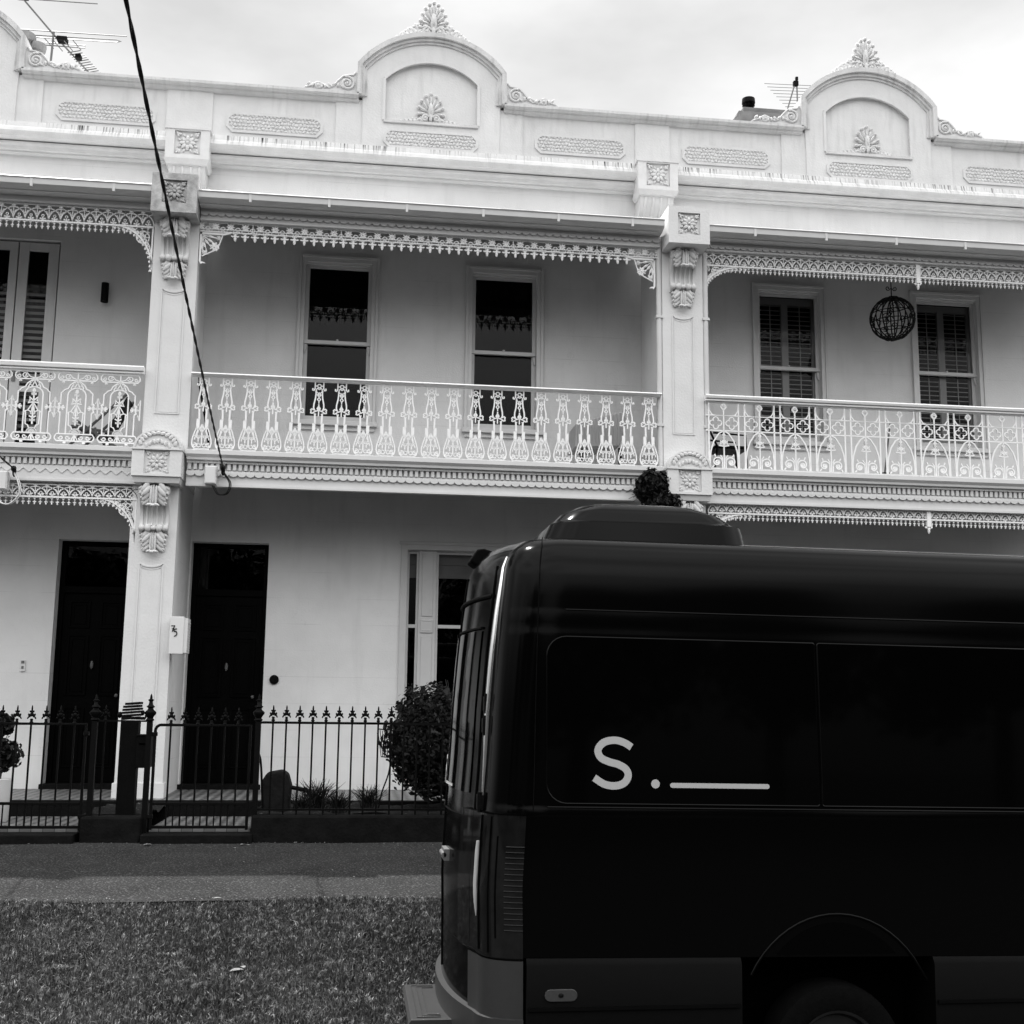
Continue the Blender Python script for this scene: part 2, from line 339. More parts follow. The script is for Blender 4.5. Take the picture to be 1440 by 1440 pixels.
# grass blades
def blades(x0, x1, y0, y1, n, h, wd, zf, b, left=None):
    xs = rng.uniform(x0, x1, n); ys = rng.uniform(y0, y1, n)
    cl = np.sin(xs*5.1+np.sin(ys*4))*np.sin(ys*6.3+xs*1.3); hh = h*(.75+.5*rng.random(n)+.25*cl)
    an = rng.uniform(0, 2*math.pi, n); ln = rng.normal(0, .55, n); la = rng.uniform(0, 2*math.pi, n)
    for x, y, q, a, l, a2 in zip(xs, ys, hh, an, ln, la):
        if left and x > left(y): continue
        z = zf(x, y); dx = math.cos(a)*wd/2; dy = math.sin(a)*wd/2; lx = math.cos(a2)*l*q; ly = math.sin(a2)*l*q
        n0 = len(b.v)
        z += random.uniform(-.012, .006)
        b.v.extend([(x-dx, y-dy, z-.005), (x+dx, y+dy, z-.005), (x+dx*.8+lx*.4, y+dy*.8+ly*.4, z+q*.55), (x-dx*.8+lx*.4, y-dy*.8+ly*.4, z+q*.55), (x+lx, y+ly, z+q*(.95-.25*abs(l)))])
        b.f.extend([(n0, n0+1, n0+2, n0+3), (n0+3, n0+2, n0+4)])
b = MB(); zf = lambda x, y: bankz(y)+.012*math.sin(x*2.1+y*3)
blades(-3.3, .72, 6.3, 8.76, 84000, .048, .0085, zf, b, lambda y: bay_x(min(y, 8.2))-.01 if y < 8.2 else 9)
blades(.7, 1.5, 8.24, 8.76, 5000, .048, .0085, zf, b)
blades(-7, -3.2, 6.0, 8.76, 14000, .04, .010, zf, b)
blades(-3.3, .72, 8.72, 8.82, 2200, .022, .007, zf, b)
tag(b.build('grass', M['grass']), 'short mown grass on the bank below the footpath', 'grass', kind='stuff')

# fallen leaves
def leaf(x, y, z, s, a, label):
    b = MB(); pts = []
    for i in range(9):
        t = i/8; wq = .34*math.sin(math.pi*t)**.7
        pts.append((t-.5, wq))
    top = pts; nn = len(top); vs = []
    for (t, wq) in top:
        for q in (-wq, 0, wq):
            lx = t*s; ly = q*s; lz = .28*s*(abs(q)*1.4+.5*(t+.1)**2)
            vs.append((lx*math.cos(a)-ly*math.sin(a), lx*math.sin(a)+ly*math.cos(a), lz))
    fs = []
    for i in range(nn-1):
        for k in range(2): fs.append((3*i+k, 3*i+k+1, 3*i+4+k, 3*i+3+k))
    b.add(vs, fs); o = b.build('fallen_leaf', M['paper'], smooth=60); o.location = (x, y, z)
    so = o.modifiers.new('t', 'SOLIDIFY'); so.thickness = .0015
    return tag(o, label, 'leaf', 'dry leaves lying about')

b = MB()
for _ in range(420):
    k = random.random()
    if k < .5: x, y, z = random.uniform(-4, 3), 11.36-abs(random.gauss(0, .07)), .004
    elif k < .7: x, y, z = random.uniform(-4, 1), random.uniform(9, 11.3), -.02
    else: x, y, z = random.uniform(-4, 1), 8.84+abs(random.gauss(0, .05)), -.098
    if k < .5 or True: z = float(np.interp(y, [8.8, 9.6, 10.6, 11.42], [-.112, -.07, -.03, 0]))+.006
    s_ = random.uniform(.004, .012); a = random.uniform(0, 6.28); c_, q_ = math.cos(a)*s_, math.sin(a)*s_
    b.add([(x-c_, y-q_, z), (x+q_*.5, y-c_*.5, z+s_*.5), (x+c_, y+q_, z+s_*.3), (x-q_*.5, y+c_*.5, z+s_*.4)], [(0, 1, 2, 3)])
tag(b.build('leaf_crumbs', M['paper']), 'crumbs of dry leaf scattered over the footpath', 'leaf litter', kind='stuff')
# ------------------------------------------------------------------ ironwork and ornament
def mirror(st): return [([(-x, z) for x, z in p], w_, c) for p, w_, c in st]
# frieze of interlaced arches: one pitch wide
def friezeA(b, x0, x1, zt, zb, pitch, y=13.30, d=.014, fr=.09):
    H = zt-zb; n = max(1, round((x1-x0)/pitch)); p = (x1-x0)/n
    b.box(x0, x1, y-.004, y+d+.004, zt-.010, zt); b.box(x0, x1, y-.008, y+d+.008, zb-.008, zb+.010)
    for i in range(n+1):
        cx = x0+i*p
        hw = p*1.0
        lo, hi = max(x0, cx-hw), min(x1, cx+hw)
        pts = [q for q in arc(cx, zb+.01, hw, 180, 0, 18, H*.72) if lo-1e-6 <= q[0] <= hi+1e-6]
        if len(pts) > 2: b.ribbon(pts, .009, y, y+d)
        if x0 < cx < x1:
            zc = zb+.01+H*.72
            b.ribbon([(cx, zb+H*.30), (cx, zt)], .008, y+.001, y+d-.001)
            b.ribbon([(cx-.022, zc+.018), (cx+.022, zc+.018)], .013, y-.001, y+d+.001)
            b.ribbon([(cx-.028, zb+H*.62), (cx, zb+H*.36), (cx+.028, zb+H*.62)], .007, y+.001, y+d-.001)
            b.blob((cx, y+d/2, zt-.022), (.016, d*.7, .014), 0, 6, 4)
        if i < n:
            c2 = cx+p/2
            b.ribbon(circ(c2, zb+H*.33, .014, 8), .007, y, y+d, True)
            b.ribbon([(c2, zb+H*.27), (c2, zb)], .008, y, y+d)
            b.blob((c2-.020, y+d/2, zb+.030), (.018, d*.6, .010), .5, 6, 4); b.blob((c2+.020, y+d/2, zb+.030), (.018, d*.6, .010), -.5, 6, 4)
    m = 2*n; q = (x1-x0)/m
    for i in range(m):
        cx = x0+(i+.5)*q
        b.ribbon(arc(cx, zb-.038, q*.5, 180, 0, 6, .036), .007, y, y+d)
        b.ribbon([(x0+i*q, zb-.03), (x0+i*q, zb-fr+.012)], .008, y, y+d)
        b.blob((x0+i*q, y+d/2, zb-fr+.010), (.009, d*.7, .012), 0, 6, 4)
        b.blob((x0+i*q-.012, y+d/2, zb-fr+.030), (.009, d*.5, .007), 0, 5, 3); b.blob((x0+i*q+.012, y+d/2, zb-fr+.030), (.009, d*.5, .007), 0, 5, 3)
def bracketA(b, xc, zt, wd, ht, sgn, y=13.30, d=.014):
    """quarter bracket below a frieze; xc = post side, sgn=+1 opens to the right"""
    def T(pts): return [(xc+sgn*px, zt-pz) for px, pz in pts]
    def q(t, k=1.0): return (wd*k*(1-math.sin(t)), ht*k*(1-math.cos(t)))
    n = 14; outer = [(wd*(1-math.sin(math.pi/2*i/n)), ht*(1-math.cos(math.pi/2*i/n))) for i in range(n+1)]
    b.ribbon(T(outer), .016, y-.003, y+d+.003)
    inner = [(px*.80, pz*.80) for px, pz in outer]; b.ribbon(T(inner), .009, y, y+d)
    for i in range(1, n):
        a, c = outer[i], inner[i]; b.ribbon(T([a, c]), .007, y+.001, y+d-.001)
        m2 = inner[min(i+1, n)]; b.ribbon(T([a, m2]), .006, y+.001, y+d-.001)
    for i in range(n+1):
        px, pz = outer[i]; t = math.pi/2*i/n; nx, nz = math.sin(t)*.6+.1, math.cos(t)*.6+.3
        ex, ez = px+.032*nx, pz+.040*nz
        b.ribbon(T([(px, pz), (ex, ez)]), .008, y, y+d)
        X, Z = T([(ex, ez)])[0]; b.blob((X, y+d/2, Z), (.011, d*.7, .011), 0, 6, 4)
        for s2 in (-1, 1):
            X, Z = T([(ex-.3*.032*nx+s2*.013*nz, ez-.3*.04*nz-s2*.013*nx)])[0]; b.blob((X, y+d/2, Z), (.007, d*.6, .007), 0, 5, 3)
    rr = min(wd, ht)*.17; cx, cz = wd*.27, ht*.24
    b.ribbon(T(circ(cx, cz, rr, 14)), .010, y, y+d, True); b.ribbon(T(circ(cx, cz, rr*.45, 8)), .008, y, y+d, True)
    for a in range(0, 360, 45): b.ribbon(T([(cx, cz), (cx+rr*math.cos(R(a)), cz+rr*math.sin(R(a)))]), .006, y+.001, y+d-.001)
    b.ribbon(T([(.008, 0), (.008, ht+.02)]), .016, y-.003, y+d+.003)
    b.ribbon(T([(0, ht*.55), (wd*.16, ht*.40), (wd*.12, ht*.62), (0, ht*.7)]), .008, y, y+d)
    b.ribbon(T([(wd*.5, 0), (wd*.42, ht*.1), (wd*.62, ht*.06), (wd*.7, 0)]), .008, y, y+d)
# frieze of daisies and pendants (middle house)
def friezeB(b, x0, x1, zt, y=13.30, d=.014):
    zb = zt-.118
    b.box(x0, x1, y-.004, y+d+.004, zt-.010, zt+.004); b.box(x0, x1, y-.004, y+d+.004, zb+.028, zb+.036); b.box(x0, x1, y-.006, y+d+.006, zb-.006, zb+.006)
    n = round((x1-x0)/.163); p = (x1-x0)/n
    for i in range(n+1):
        cx = x0+i*p; zc = zb+.066
        for k in range(8):
            a = R(k*45+22.5 if k % 1 else k*45); l = .046 if k % 2 == 0 else .052
            ex, ez = cx+l*math.cos(a), zc+l*math.sin(a)*.9
            if ex < x0-.005 or ex > x1+.005 or ez > zt or ez < zb: continue
            b.blob(((cx+ex)/2, y+d/2, (zc+ez)/2), (.0105, d*.6, l*.56), math.pi/2-a, 6, 4)
        if x0+.01 < cx < x1-.01: b.blob((cx, y+d/2-.004, zc), (.011, d*.8, .011), 0, 7, 4)
        if i < n:
            c2 = cx+p/2
            b.ribbon(arc(c2, zb+.034, .026, 180, 0, 8, .026), .008, y, y+d)
            b.ribbon(arc(c2, zb+.004, .022, 180, 0, 6, .018), .007, y, y+d)
            for s2 in (-1, 1):
                b.ribbon([(c2+s2*.045, zb+.006), (c2+s2*.045, zb+.03)], .007, y, y+d)
        if i % 6 == 3: b.box(cx+p/2-.004, cx+p/2+.004, y-.006, y+d+.006, zb-.01, zt)
    m = round((x1-x0)/.110); q = (x1-x0)/m
    for i in range(m):
        cx = x0+(i+.5)*q
        if cx-x0 < .30 or x1-cx < .30: continue
        b.ribbon([(cx, zb), (cx, zb-.05)], .018, y-.001, y+d+.001)
        b.blob((cx, y+d/2, zb-.060), (.0165, d*.7, .042), 0, 6, 5)
        for s2 in (-1, 1):
            b.ribbon([(cx, zb-.030), (cx+s2*.026, zb-.044), (cx+s2*.044, zb-.036)], .015, y, y+d)
            b.ribbon([(cx+s2*.014, zb-.004), (cx+s2*.022, zb-.016)], .012, y, y+d)
def bracketB(b, xc, zt, sgn, y=13.30, d=.014):
    def T(pts): return [(xc+sgn*px, zt-pz) for px, pz in pts]
    b.ribbon(T([(0, .012), (.26, .012), (.34, -.01)]), .022, y-.003, y+d+.003); b.ribbon(T([(.011, 0), (.011, .34), (.03, .37)]), .022, y-.003, y+d+.003)
    b.ribbon(T([(.25, .02), (.20, .19), (.03, .28)]), .012, y, y+d)
    for a, l in ((12, .20), (33, .22), (50, .19), (68, .22), (80, .24)):
        e = (l*math.cos(R(a)), .02+l*math.sin(R(a))); b.ribbon(T([(.02, .03), e]), .009, y, y+d)
        X, Z = T([(e[0]*.62, .02+(e[1]-.02)*.62)])[0]; b.blob((X, y+d/2, Z), (.016, d*.7, .034), sgn*(math.pi/2+R(a)), 7, 5)
    for c, r in (((.165, .165), .058), ((.205, .06), .030), ((.06, .235), .032)):
        for k in range(8):
            a = k*math.pi/4+.3; X, Z = T([(c[0]+r*.5*math.cos(a), c[1]+r*.5*math.sin(a))])[0]
            ang = math.atan2(r*math.cos(a)*sgn, -r*math.sin(a)); b.blob((X, y+d/2-.003, Z), (r*.22, d*.7, r*.55), ang, 6, 4)
        X, Z = T([c])[0]; b.blob((X, y-.002, Z), (r*.25, d, r*.25), 0, 6, 4)
    X, Z = T([(.045, .355)])[0]; b.blob((X, y+d/2, Z), (.03, d*.6, .010), .3*sgn, 6, 4)

def draw(b, st, ox, oz, y, d, both=True):
    for pts, wd, cl in st:
        wd = wd*1.36
        b.ribbon(pts, wd, y, y+d, cl, ox, oz)
        if both and any(abs(p[0]) > 1e-4 for p in pts) and not (cl and abs(sum(p[0] for p in pts)/len(pts)) < 1e-4):
            b.ribbon([(-p[0], p[1]) for p in reversed(pts)], wd, y, y+d, cl, ox, oz)
# vase-shaped baluster of the middle house (height .82)
S_VASE = [
 (circ(0, .775, .020, 10), .008, True),
 ([(.020, .775), (.046, .775)], .008, False),
 ([(.047, .815), (.047, .745), (.060, .722), (.074, .728), (.074, .742), (.064, .742)], .010, False),
 ([(0, .735), (.02, .748), (.034, .735), (.030, .72)], .008, False),
 ([(.037, .722), (.034, .69), (.040, .63), (.054, .565), (.056, .525), (.046, .50)], .011, False),
 ([(.034, .715), (0, .680), (-.034, .715)], .007, False),
 ([(0, .70), (.022, .672), (0, .645), (-.022, .672)], .008, True),
 (circ(0, .672, .010, 6), .006, True),
 ([(0, .645), (.017, .622), (0, .598), (-.017, .622)], .010, True),
 ([(0, .60), (0, .575)], .008, False),
 ([(.05, .505), (.03, .485), (0, .50)], .009, False), ([(0, .565), (0, .43)], .010, False), ([(0, .54), (.016, .516), (0, .49)], .012, False),
 ([(.03, .485), (.052, .478), (.046, .45), (.026, .455)], .009, False),
 ([(.05, .50), (.075, .512), (.088, .500), (.084, .486), (.074, .490)], .010, False), ([(.048, .475), (.072, .462), (.088, .466), (.084, .480)], .010, False),
 ([(.040, .45), (.038, .40), (.036, .345)], .014, False), ([(.026, .345), (.050, .345)], .008, False),
 ([(.047, .345), (.047, .235)], .026, False),
 ([(.056, .26), (.080, .19), (.100, .12), (.104, .075), (.094, .035), (.070, .012), (.045, .010)], .009, False),
 ([(.040, .25), (.060, .17), (.078, .11)], .007, False),
 ([(0, .285), (.018, .245), (.030, .22)], .010, False), ([(0, .27), (0, .17)], .012, False), ([(-.026, .225), (.026, .225)], .010, False),
 ([(.0, .245), (.014, .215), (0, .19)], .010, False), ([(.036, .215), (.055, .17), (.03, .13), (0, .17)], .008, False),
 ([(-.088, .155), (.088, .155)], .008, False), (arc(.036, .155, .024, 180, 360, 8), .008, False), ([(.036, .155), (.036, .09)], .008, False),
 ([(0, .15), (0, .06)], .009, False), (arc(0, .095, .04, 200, 340, 8), .008, False),
 (spiral(.070, .050, .026, .006, 60, 1.3, 14), .007, False), (arc(.028, .05, .02, 0, 360, 8), .006, False), ([(-.085, .012), (.085, .012)], .010, False),
]
# ornate arch panel of the left house, half-pitch .222
S_ARCH = [
 ([(-.185, .775), (.185, .775), (.205, .745), (.205, .715), (.185, .69), (-.185, .69), (-.205, .715), (-.205, .745)], .010, True),
 (spiral(.105, .735, .034, .008, 200, 1.2, 14), .008, False), (spiral(.165, .725, .022, .006, 0, -1.1, 10), .007, False),
 ([(0, .70), (.05, .715), (.09, .76)], .008, False), ([(0, .77), (0, .65)], .010, False), ([(0, .70), (.03, .66)], .008, False),
 ([(.15, .69), (.15, .66)], .014, False), ([(.135, .668), (.165, .668)], .010, False),
 ([(0, .68), (.035, .672), (.075, .64), (.095, .60), (.13, .585), (.15, .56), (.165, .55), (.165, .42)], .009, False),
 (arc(.0, .655, .05, 190, 350, 8, .05), .008, False), ([(0, .665), (.025, .61)], .007, False), ([(.04, .655), (.065, .60), (.045, .585)], .008, False),
 (arc(0, .52, .095, 0, 180, 12, .085)[:7], .010, False), ([(.095, .52), (.095, .10)], .010, False),
 ([(0, .57), (0, .30)], .010, False), ([(-.028, .525), (.028, .525)], .018, False), ([(0, .59), (.012, .56), (0, .54)], .010, False),
 ([(0, .45), (.045, .49), (.035, .455), (.055, .425), (0, .435)], .010, False), ([(0, .43), (.055, .34)], .008, False), ([(.0, .42), (.022, .30)], .007, False),
 ([(.165, .44), (.185, .425), (.175, .40), (.205, .385), (.175, .37), (.185, .345), (.165, .33)], .014, False), ([(.12, .385), (.222, .385)], .014, False), ([(.13, .41), (.165, .385), (.13, .36)], .010, False),
 ([(.20, .44), (.222, .50), (.222, .27), (.20, .33)], .008, False),
 ([(.165, .33), (.165, .10)], .009, False), (arc(.055, .30, .04, 20, 180, 8), .008, False), ([(.075, .33), (.070, .19), (.045, .18), (.03, .145)], .009, False),
 ([(0, .30), (0, .19)], .012, False), ([(-.03, .235), (.03, .235)], .014, False), ([(0, .26), (.035, .28)], .010, False),
 (arc(0, .10, .052, 0, 180, 10), .009, False), (arc(0, .10, .024, 0, 180, 8), .024, False),
 ([(-.185, .095), (.185, .095), (.205, .065), (.205, .045), (.185, .018), (-.185, .018), (-.205, .045), (-.205, .065)], .010, True),
 (spiral(.07, .055, .026, .006, 180, 1.1, 12), .008, False), (spiral(.14, .055, .026, .006, 0, -1.1, 12), .008, False), ([(0, .09), (.03, .03)], .008, False), ([(0, .09), (0, .02)], .012, False),
 ([(.10, .018), (.10, -.01)], .022, False),
]
# gothic arch panel of the right house, half-pitch .213
def foil(cx, cz, r):
    return [(arc(cx+r*math.cos(R(a)), cz+r*math.sin(R(a)), r*.78, a-128, a+128, 10), .008, False) for a in (0, 90, 180, 270)]
S_GOTH = [
 ([(.178, .80), (.178, 0)], .012, False), ([(-.213, .79), (.213, .79)], .012, False),
 ([(.178, .755), (.170, .69), (.140, .645), (.10, .635), (-.0, .635)], .009, False), ([(.213, .635), (0, .635)], .008, False),
 ([(.213, .455), (0, .455)], .010, False), ([(0, .72), (0, .0)], .010, False),
 ([(0, .775), (.022, .755), (.030, .735), (.012, .715), (0, .70)], .014, False), ([(-.03, .745), (.03, .745)], .014, False), ([(-.016, .72), (.016, .72)], .012, False),
 ([(.0, .455), (.06, .42), (.12, .33), (.155, .22), (.168, .12), (.168, 0)], .011, False),
 (circ(0, .405, .012, 6), .012, True), ([(-.02, .37), (.02, .37)], .012, False), ([(0, .30), (.045, .335), (.035, .30), (.060, .28), (.0, .27)], .010, False), ([(.0, .345), (.02, .325)], .012, False),
 (spiral(.082, .085, .062, .014, 180, -1.25, 20), .010, False), ([(.02, .0), (.02, .13), (.045, .165)], .009, False), ([(.10, .145), (.115, .175)], .010, False), (circ(.085, .085, .016, 6), .014, True),
 ([(.14, .02), (.12, .045)], .010, False), ([(-.213, .008), (.213, .008)], .012, False),
]
S_GOTH += foil(.095, .545, .040)

def rosette(b, cx, cz, r, y):
    """square flower boss"""
    for k in range(8):
        a = k*math.pi/4; rr = r*.40
        b.blob((cx+rr*math.cos(a), y, cz+rr*math.sin(a)), (r*.17, r*.16, r*.28), math.pi/2-a, 8, 5)
        a2 = a+math.pi/8; b.blob((cx+r*.72*math.cos(a2), y+.004, cz+r*.72*math.sin(a2)), (r*.11, r*.10, r*.18), math.pi/2-a2, 6, 4)
    for sx in (-1, 1):
        for sz in (-1, 1):
            for k in (-1, 0, 1):
                b.blob((cx+sx*r*(.84-.12*abs(k)+.06*k), y+.002, cz+sz*r*(.84-.12*abs(k)-.06*k)), (r*.11, r*.12, r*.18), math.pi/4*sx*sz+k*.5, 6, 4)
    b.blob((cx, y-.008, cz), (r*.15, r*.20, r*.15), 0, 8, 6)
def rblock(b, x0, x1, yf, yb, z0, z1, r, cz=None):
    """box with a sunk square for a flower boss"""
    cx = (x0+x1)/2; cz = cz or (z0+z1)/2; s = r*1.06; dp = .03
    for a, c, e, g in ((x0, x1, z0, cz-s), (x0, x1, cz+s, z1), (x0, cx-s, cz-s, cz+s), (cx+s, x1, cz-s, cz+s)): b.box(a, c, yf, yf+dp, e, g)
    b.box(x0, x1, yf+dp, yb, z0, z1)
def acanthus(b, cx, y, zt, zb, hw, lobes=4, bulge=.06):
    """hanging acanthus leaf with curled tip"""
    for i in range(lobes):
        t = (i+.5)/lobes; z = zt+(zb-zt)*t*.8; wq = hw*(1-.28*t)
        for s2 in (-1, 1):
            b.blob((cx+s2*wq*.60, y-bulge*math.sin(math.pi*min(1, t+.25)), z), (hw*.20, .024, (zt-zb)*.30), s2*(.55+.25*t)*-1, 8, 5)
            b.blob((cx+s2*wq*.92, y-bulge*.6*math.sin(math.pi*min(1, t+.2)), z-.012), (hw*.13, .020, (zt-zb)*.15), s2*-1.0, 7, 4)
    for s2 in (-.16, .16): b.blob((cx+s2*hw, y-bulge, (zt+zb)/2), (hw*.12, .028, (zt-zb)*.48), 0, 8, 6)
    b.blob((cx, y-bulge-.012, (zt+zb)/2+.01), (hw*.08, .028, (zt-zb)*.46), 0, 8, 6)
    for s2 in (-1, 0, 1): b.blob((cx+s2*hw*.26, y-bulge-.030, zb+.012-abs(s2)*-.006), (hw*.24, .030, .018), s2*.25, 8, 5)
def console(b, cx, y, zt, zb, hw=.135):
    """scroll bracket: leafed upper volute, fluted waist, baluster roll and hanging leaf"""
    H = zt-zb
    prof = spline([(0, 0), (.10, .0), (.165, .06), (.175, .14), (.13, .24), (.07, .36), (.045, .46), (.05, .56), (.075, .60), (.06, .66), (.03, .70), (.0, .70)], 5)
    pr = [(y-p[0]*.9, zt-p[1]*H) for p in prof]
    for s2 in (-1, 1): b.profx(pr, cx+s2*hw-.016, cx+s2*hw+.016)
    pi_ = [(q[0]+.022, q[1]) for q in pr]; b.profx(pi_, cx-hw, cx+hw)
    for k in range(4): x = cx-hw*.6+k*hw*.4; b.tube([(x, q[0]-.004, q[1]) for q in pi_[18:40]], .013, 6)
    acanthus(b, cx, y-.13, zt-.01, zt-H*.34, hw*1.12, 4, .05)
    for s2 in (-1, 1):
        b.tube([(cx+s2*(hw+.002), y-.085+p[0], zt-H*.135+p[1]) for p in spiral(0, 0, .07, .012, 90, s2*1.4, 18)], .012, 6)
        b.blob((cx+s2*hw, y-.12, zt-H*.10), (.034, .05, .06), 0, 8, 5)
    z = zt-H*.625
    for x, r in ((-.92, .040), (-.45, .046), (0, .028), (.45, .046), (.92, .040)): b.blob((cx+x*hw, y-.065, z), (hw*.27, r, r*.95), 0, 10, 6)
    acanthus(b, cx, y-.02, zt-H*.67, zb+.01, hw*1.0, 4, .035)
def palmette(b, cx, y, z0, h, wd, full=True, k=11):
    """fan of leaves rising from two scrolls, on a solid leaf-shaped back"""
    c = (cx, z0+h*.34)
    b.blob((cx, y+.02, z0+h*.52), (wd*.40, .030, h*.42), 0, 16, 8)
    for i in range(k):
        a = R(-28+236*i/(k-1)); mid = 1-abs(i-(k-1)/2)/((k-1)/2)
        ex = cx+math.cos(a)*wd*.47; ez = c[1]+math.sin(a)*h*(.50+.14*mid)
        mx_, mz = (cx*.35+ex*.65), (c[1]*.35+ez*.65); l = math.hypot(ex-cx, ez-c[1]); ang = math.atan2(ex-cx, ez-c[1])
        b.blob((mx_, y-.004, mz), (h*.050, .034, l*.36), ang, 8, 6)
        b.blob((ex, y-.018, ez), (h*.055, .034, h*.062), ang, 8, 5)
    for j, s in enumerate((.30, .16)): b.blob((cx, y-.028-.018*j, c[1]+h*(.08+.02*j)), (h*s*.28, .026, h*s*.9), 0, 8, 6)
    for s2 in (-1, 1):
        b.tube([(cx+s2*p[0], y-.030, p[1]) for p in spiral(h*.17, z0+h*.16, h*.12, .012, 160, -1.3, 20)], .014, 6)
        b.blob((cx+s2*h*.17, y-.025, z0+h*.16), (h*.05, .03, h*.05), 0, 6, 4)
        b.blob((cx+s2*h*.30, y-.012, z0+h*.08), (h*.14, .03, h*.06), s2*.3, 8, 5)
    b.blob((cx, y-.02, z0+h*.16), (h*.06, .045, h*.15), 0, 8, 5)
def foliage_wing(b, cx, y, z0, s2, length, h0, n=7):
    for i in range(n):
        t = i/(n-1); x = cx+s2*(length*(.16+.84*t)); h = h0*(1-t)**.8+.02
        b.blob((x, y, z0(x)+h*.45), (length*.085, .03, h*.62), s2*(.55+.5*(i % 2)), 7, 5)
        b.blob((x, y-.024, z0(x)+h*.32), (length*.04, .022, h*.26), s2*(-.6), 6, 4)
        b.blob((x+s2*.02, y-.012, z0(x)+h*.80), (length*.035, .02, .022), 0, 6, 4)
def scrollorn(b, x0, sgn, z0, y):
    """big volute against the pediment running down to a small one; x0 = pediment side"""
    pts = [(0, 0), (.70, 0), (.70, .015), (.66, .045), (.58, .07), (.52, .115), (.46, .105), (.40, .07), (.36, .055), (.31, .08), (.26, .15), (.19, .225), (.12, .245), (.06, .25), (.03, .29), (0, .28)]
    P = [(x0+sgn*a, z0+c) for a, c in pts]
    if sgn < 0: P = P[::-1]
    b.prism(P, y, y+.12)
    for c, r in (((.135, .115), .095), ((.50, .06), .042)):
        b.tube([(x0+sgn*p[0], y-.008, z0+p[1]) for p in spiral(c[0], c[1], r, .014, 70, 1.9, 34)], .015, 6)
        b.blob((x0+sgn*c[0], y-.01, z0+c[1]), (.022, .03, .022), 0, 8, 5)
    for i in range(9):
        t = i/8; px = .20+.42*t; pz = .045+.07*math.sin(t*7)*.35+.02
        b.blob((x0+sgn*px, y-.006, z0+pz), (.018, .022, .034), (i % 3-1)*.8, 6, 4)
    b.tube([(x0+sgn*a, y-.006, z0+c-.014) for a, c in pts[3:15]], .012, 5)

# vermiculated relief panel mesh (shared)
def relief_mesh(wd, ht):
    nx, nz = int(wd/.006), int(ht/.006); xs = np.linspace(0, wd, nx); zs = np.linspace(0, ht, nz)
    X, Z = np.meshgrid(xs, zs); c = .046
    gi, gj = np.meshgrid(np.arange(-1, int(wd/c)+2), np.arange(-1, int(ht/c)+2)); r2 = np.random.default_rng(3)
    PX = (gi+.5*(gj % 2)+.25*(r2.random(gi.shape)-.5)+.2)*c; PZ = (gj+.5+.35*(r2.random(gi.shape)-.5))*c
    px, pz = PX.ravel(), PZ.ravel(); an = r2.uniform(-.9, .9, px.size)
    dx = X[..., None]-px; dz = Z[..., None]-pz
    u = dx*np.cos(an)+dz*np.sin(an); v = -dx*np.sin(an)+dz*np.cos(an)
    D = np.sort(np.sqrt((u*.72)**2+(v*1.25)**2), axis=-1); g = np.clip((D[..., 1]-D[..., 0])/.017, 0, 1)
    h = .019*(g**.7)
    k = .05; cut = (X+Z < k) | ((wd-X)+Z < k) | (X+(ht-Z) < k) | ((wd-X)+(ht-Z) < k); h[cut] = .0
    return X, -h, Z
def relief_panel(name, x0, z0, wd, ht, y, parent):
    b = MB(); X, Yh, Z = relief_mesh(wd, ht); b.grid(X+x0, Yh+y+.004, Z+z0)
    k = .055; e = .034
    o = [(x0-e, z0+k-e*.4), (x0+k-e*.4, z0-e), (x0+wd-k+e*.4, z0-e), (x0+wd+e, z0+k-e*.4), (x0+wd+e, z0+ht-k+e*.4), (x0+wd-k+e*.4, z0+ht+e), (x0+k-e*.4, z0+ht+e), (x0-e, z0+ht-k+e*.4)]
    i_ = [(x0, z0+k), (x0+k, z0), (x0+wd-k, z0), (x0+wd, z0+k), (x0+wd, z0+ht-k), (x0+wd-k, z0+ht), (x0+k, z0+ht), (x0, z0+ht-k)]
    n = 8; vs = [(p[0], y-.016, p[1]) for p in o]+[(p[0], y-.016, p[1]) for p in i_]+[(p[0], y+.02, p[1]) for p in o]+[(p[0], y+.02, p[1]) for p in i_]
    fs = []
    for j in range(n):
        m = (j+1) % n; fs += [(j, m, n+m, n+j), (2*n+j, 2*n+m, m, j), (n+j, n+m, 3*n+m, 3*n+j)]
    b.add(vs, fs)
    return b.build(name, M['orn'], parent, smooth=35)
# ------------------------------------------------------------------ the terrace
def wall_holes(b, x0, x1, z0, z1, holes, y, dep):
    xs = sorted({x0, x1, *[h[0] for h in holes], *[h[1] for h in holes]}); zs = sorted({z0, z1, *[h[2] for h in holes], *[h[3] for h in holes]})
    for i in range(len(xs)-1):
        for j in range(len(zs)-1):
            cx, cz = (xs[i]+xs[i+1])/2, (zs[j]+zs[j+1])/2
            if any(h[0] < cx < h[1] and h[2] < cz < h[3] for h in holes): continue
            b.add([(xs[i], y, zs[j]), (xs[i+1], y, zs[j]), (xs[i+1], y, zs[j+1]), (xs[i], y, zs[j+1])], [(0, 1, 2, 3)])
    for a, c, e, g in holes:
        b.add([(a, y, e), (c, y, e), (c, y, g), (a, y, g), (a, y+dep, e), (c, y+dep, e), (c, y+dep, g), (a, y+dep, g)], [(0, 4, 5, 1), (1, 5, 6, 2), (2, 6, 7, 3), (3, 7, 4, 0)])
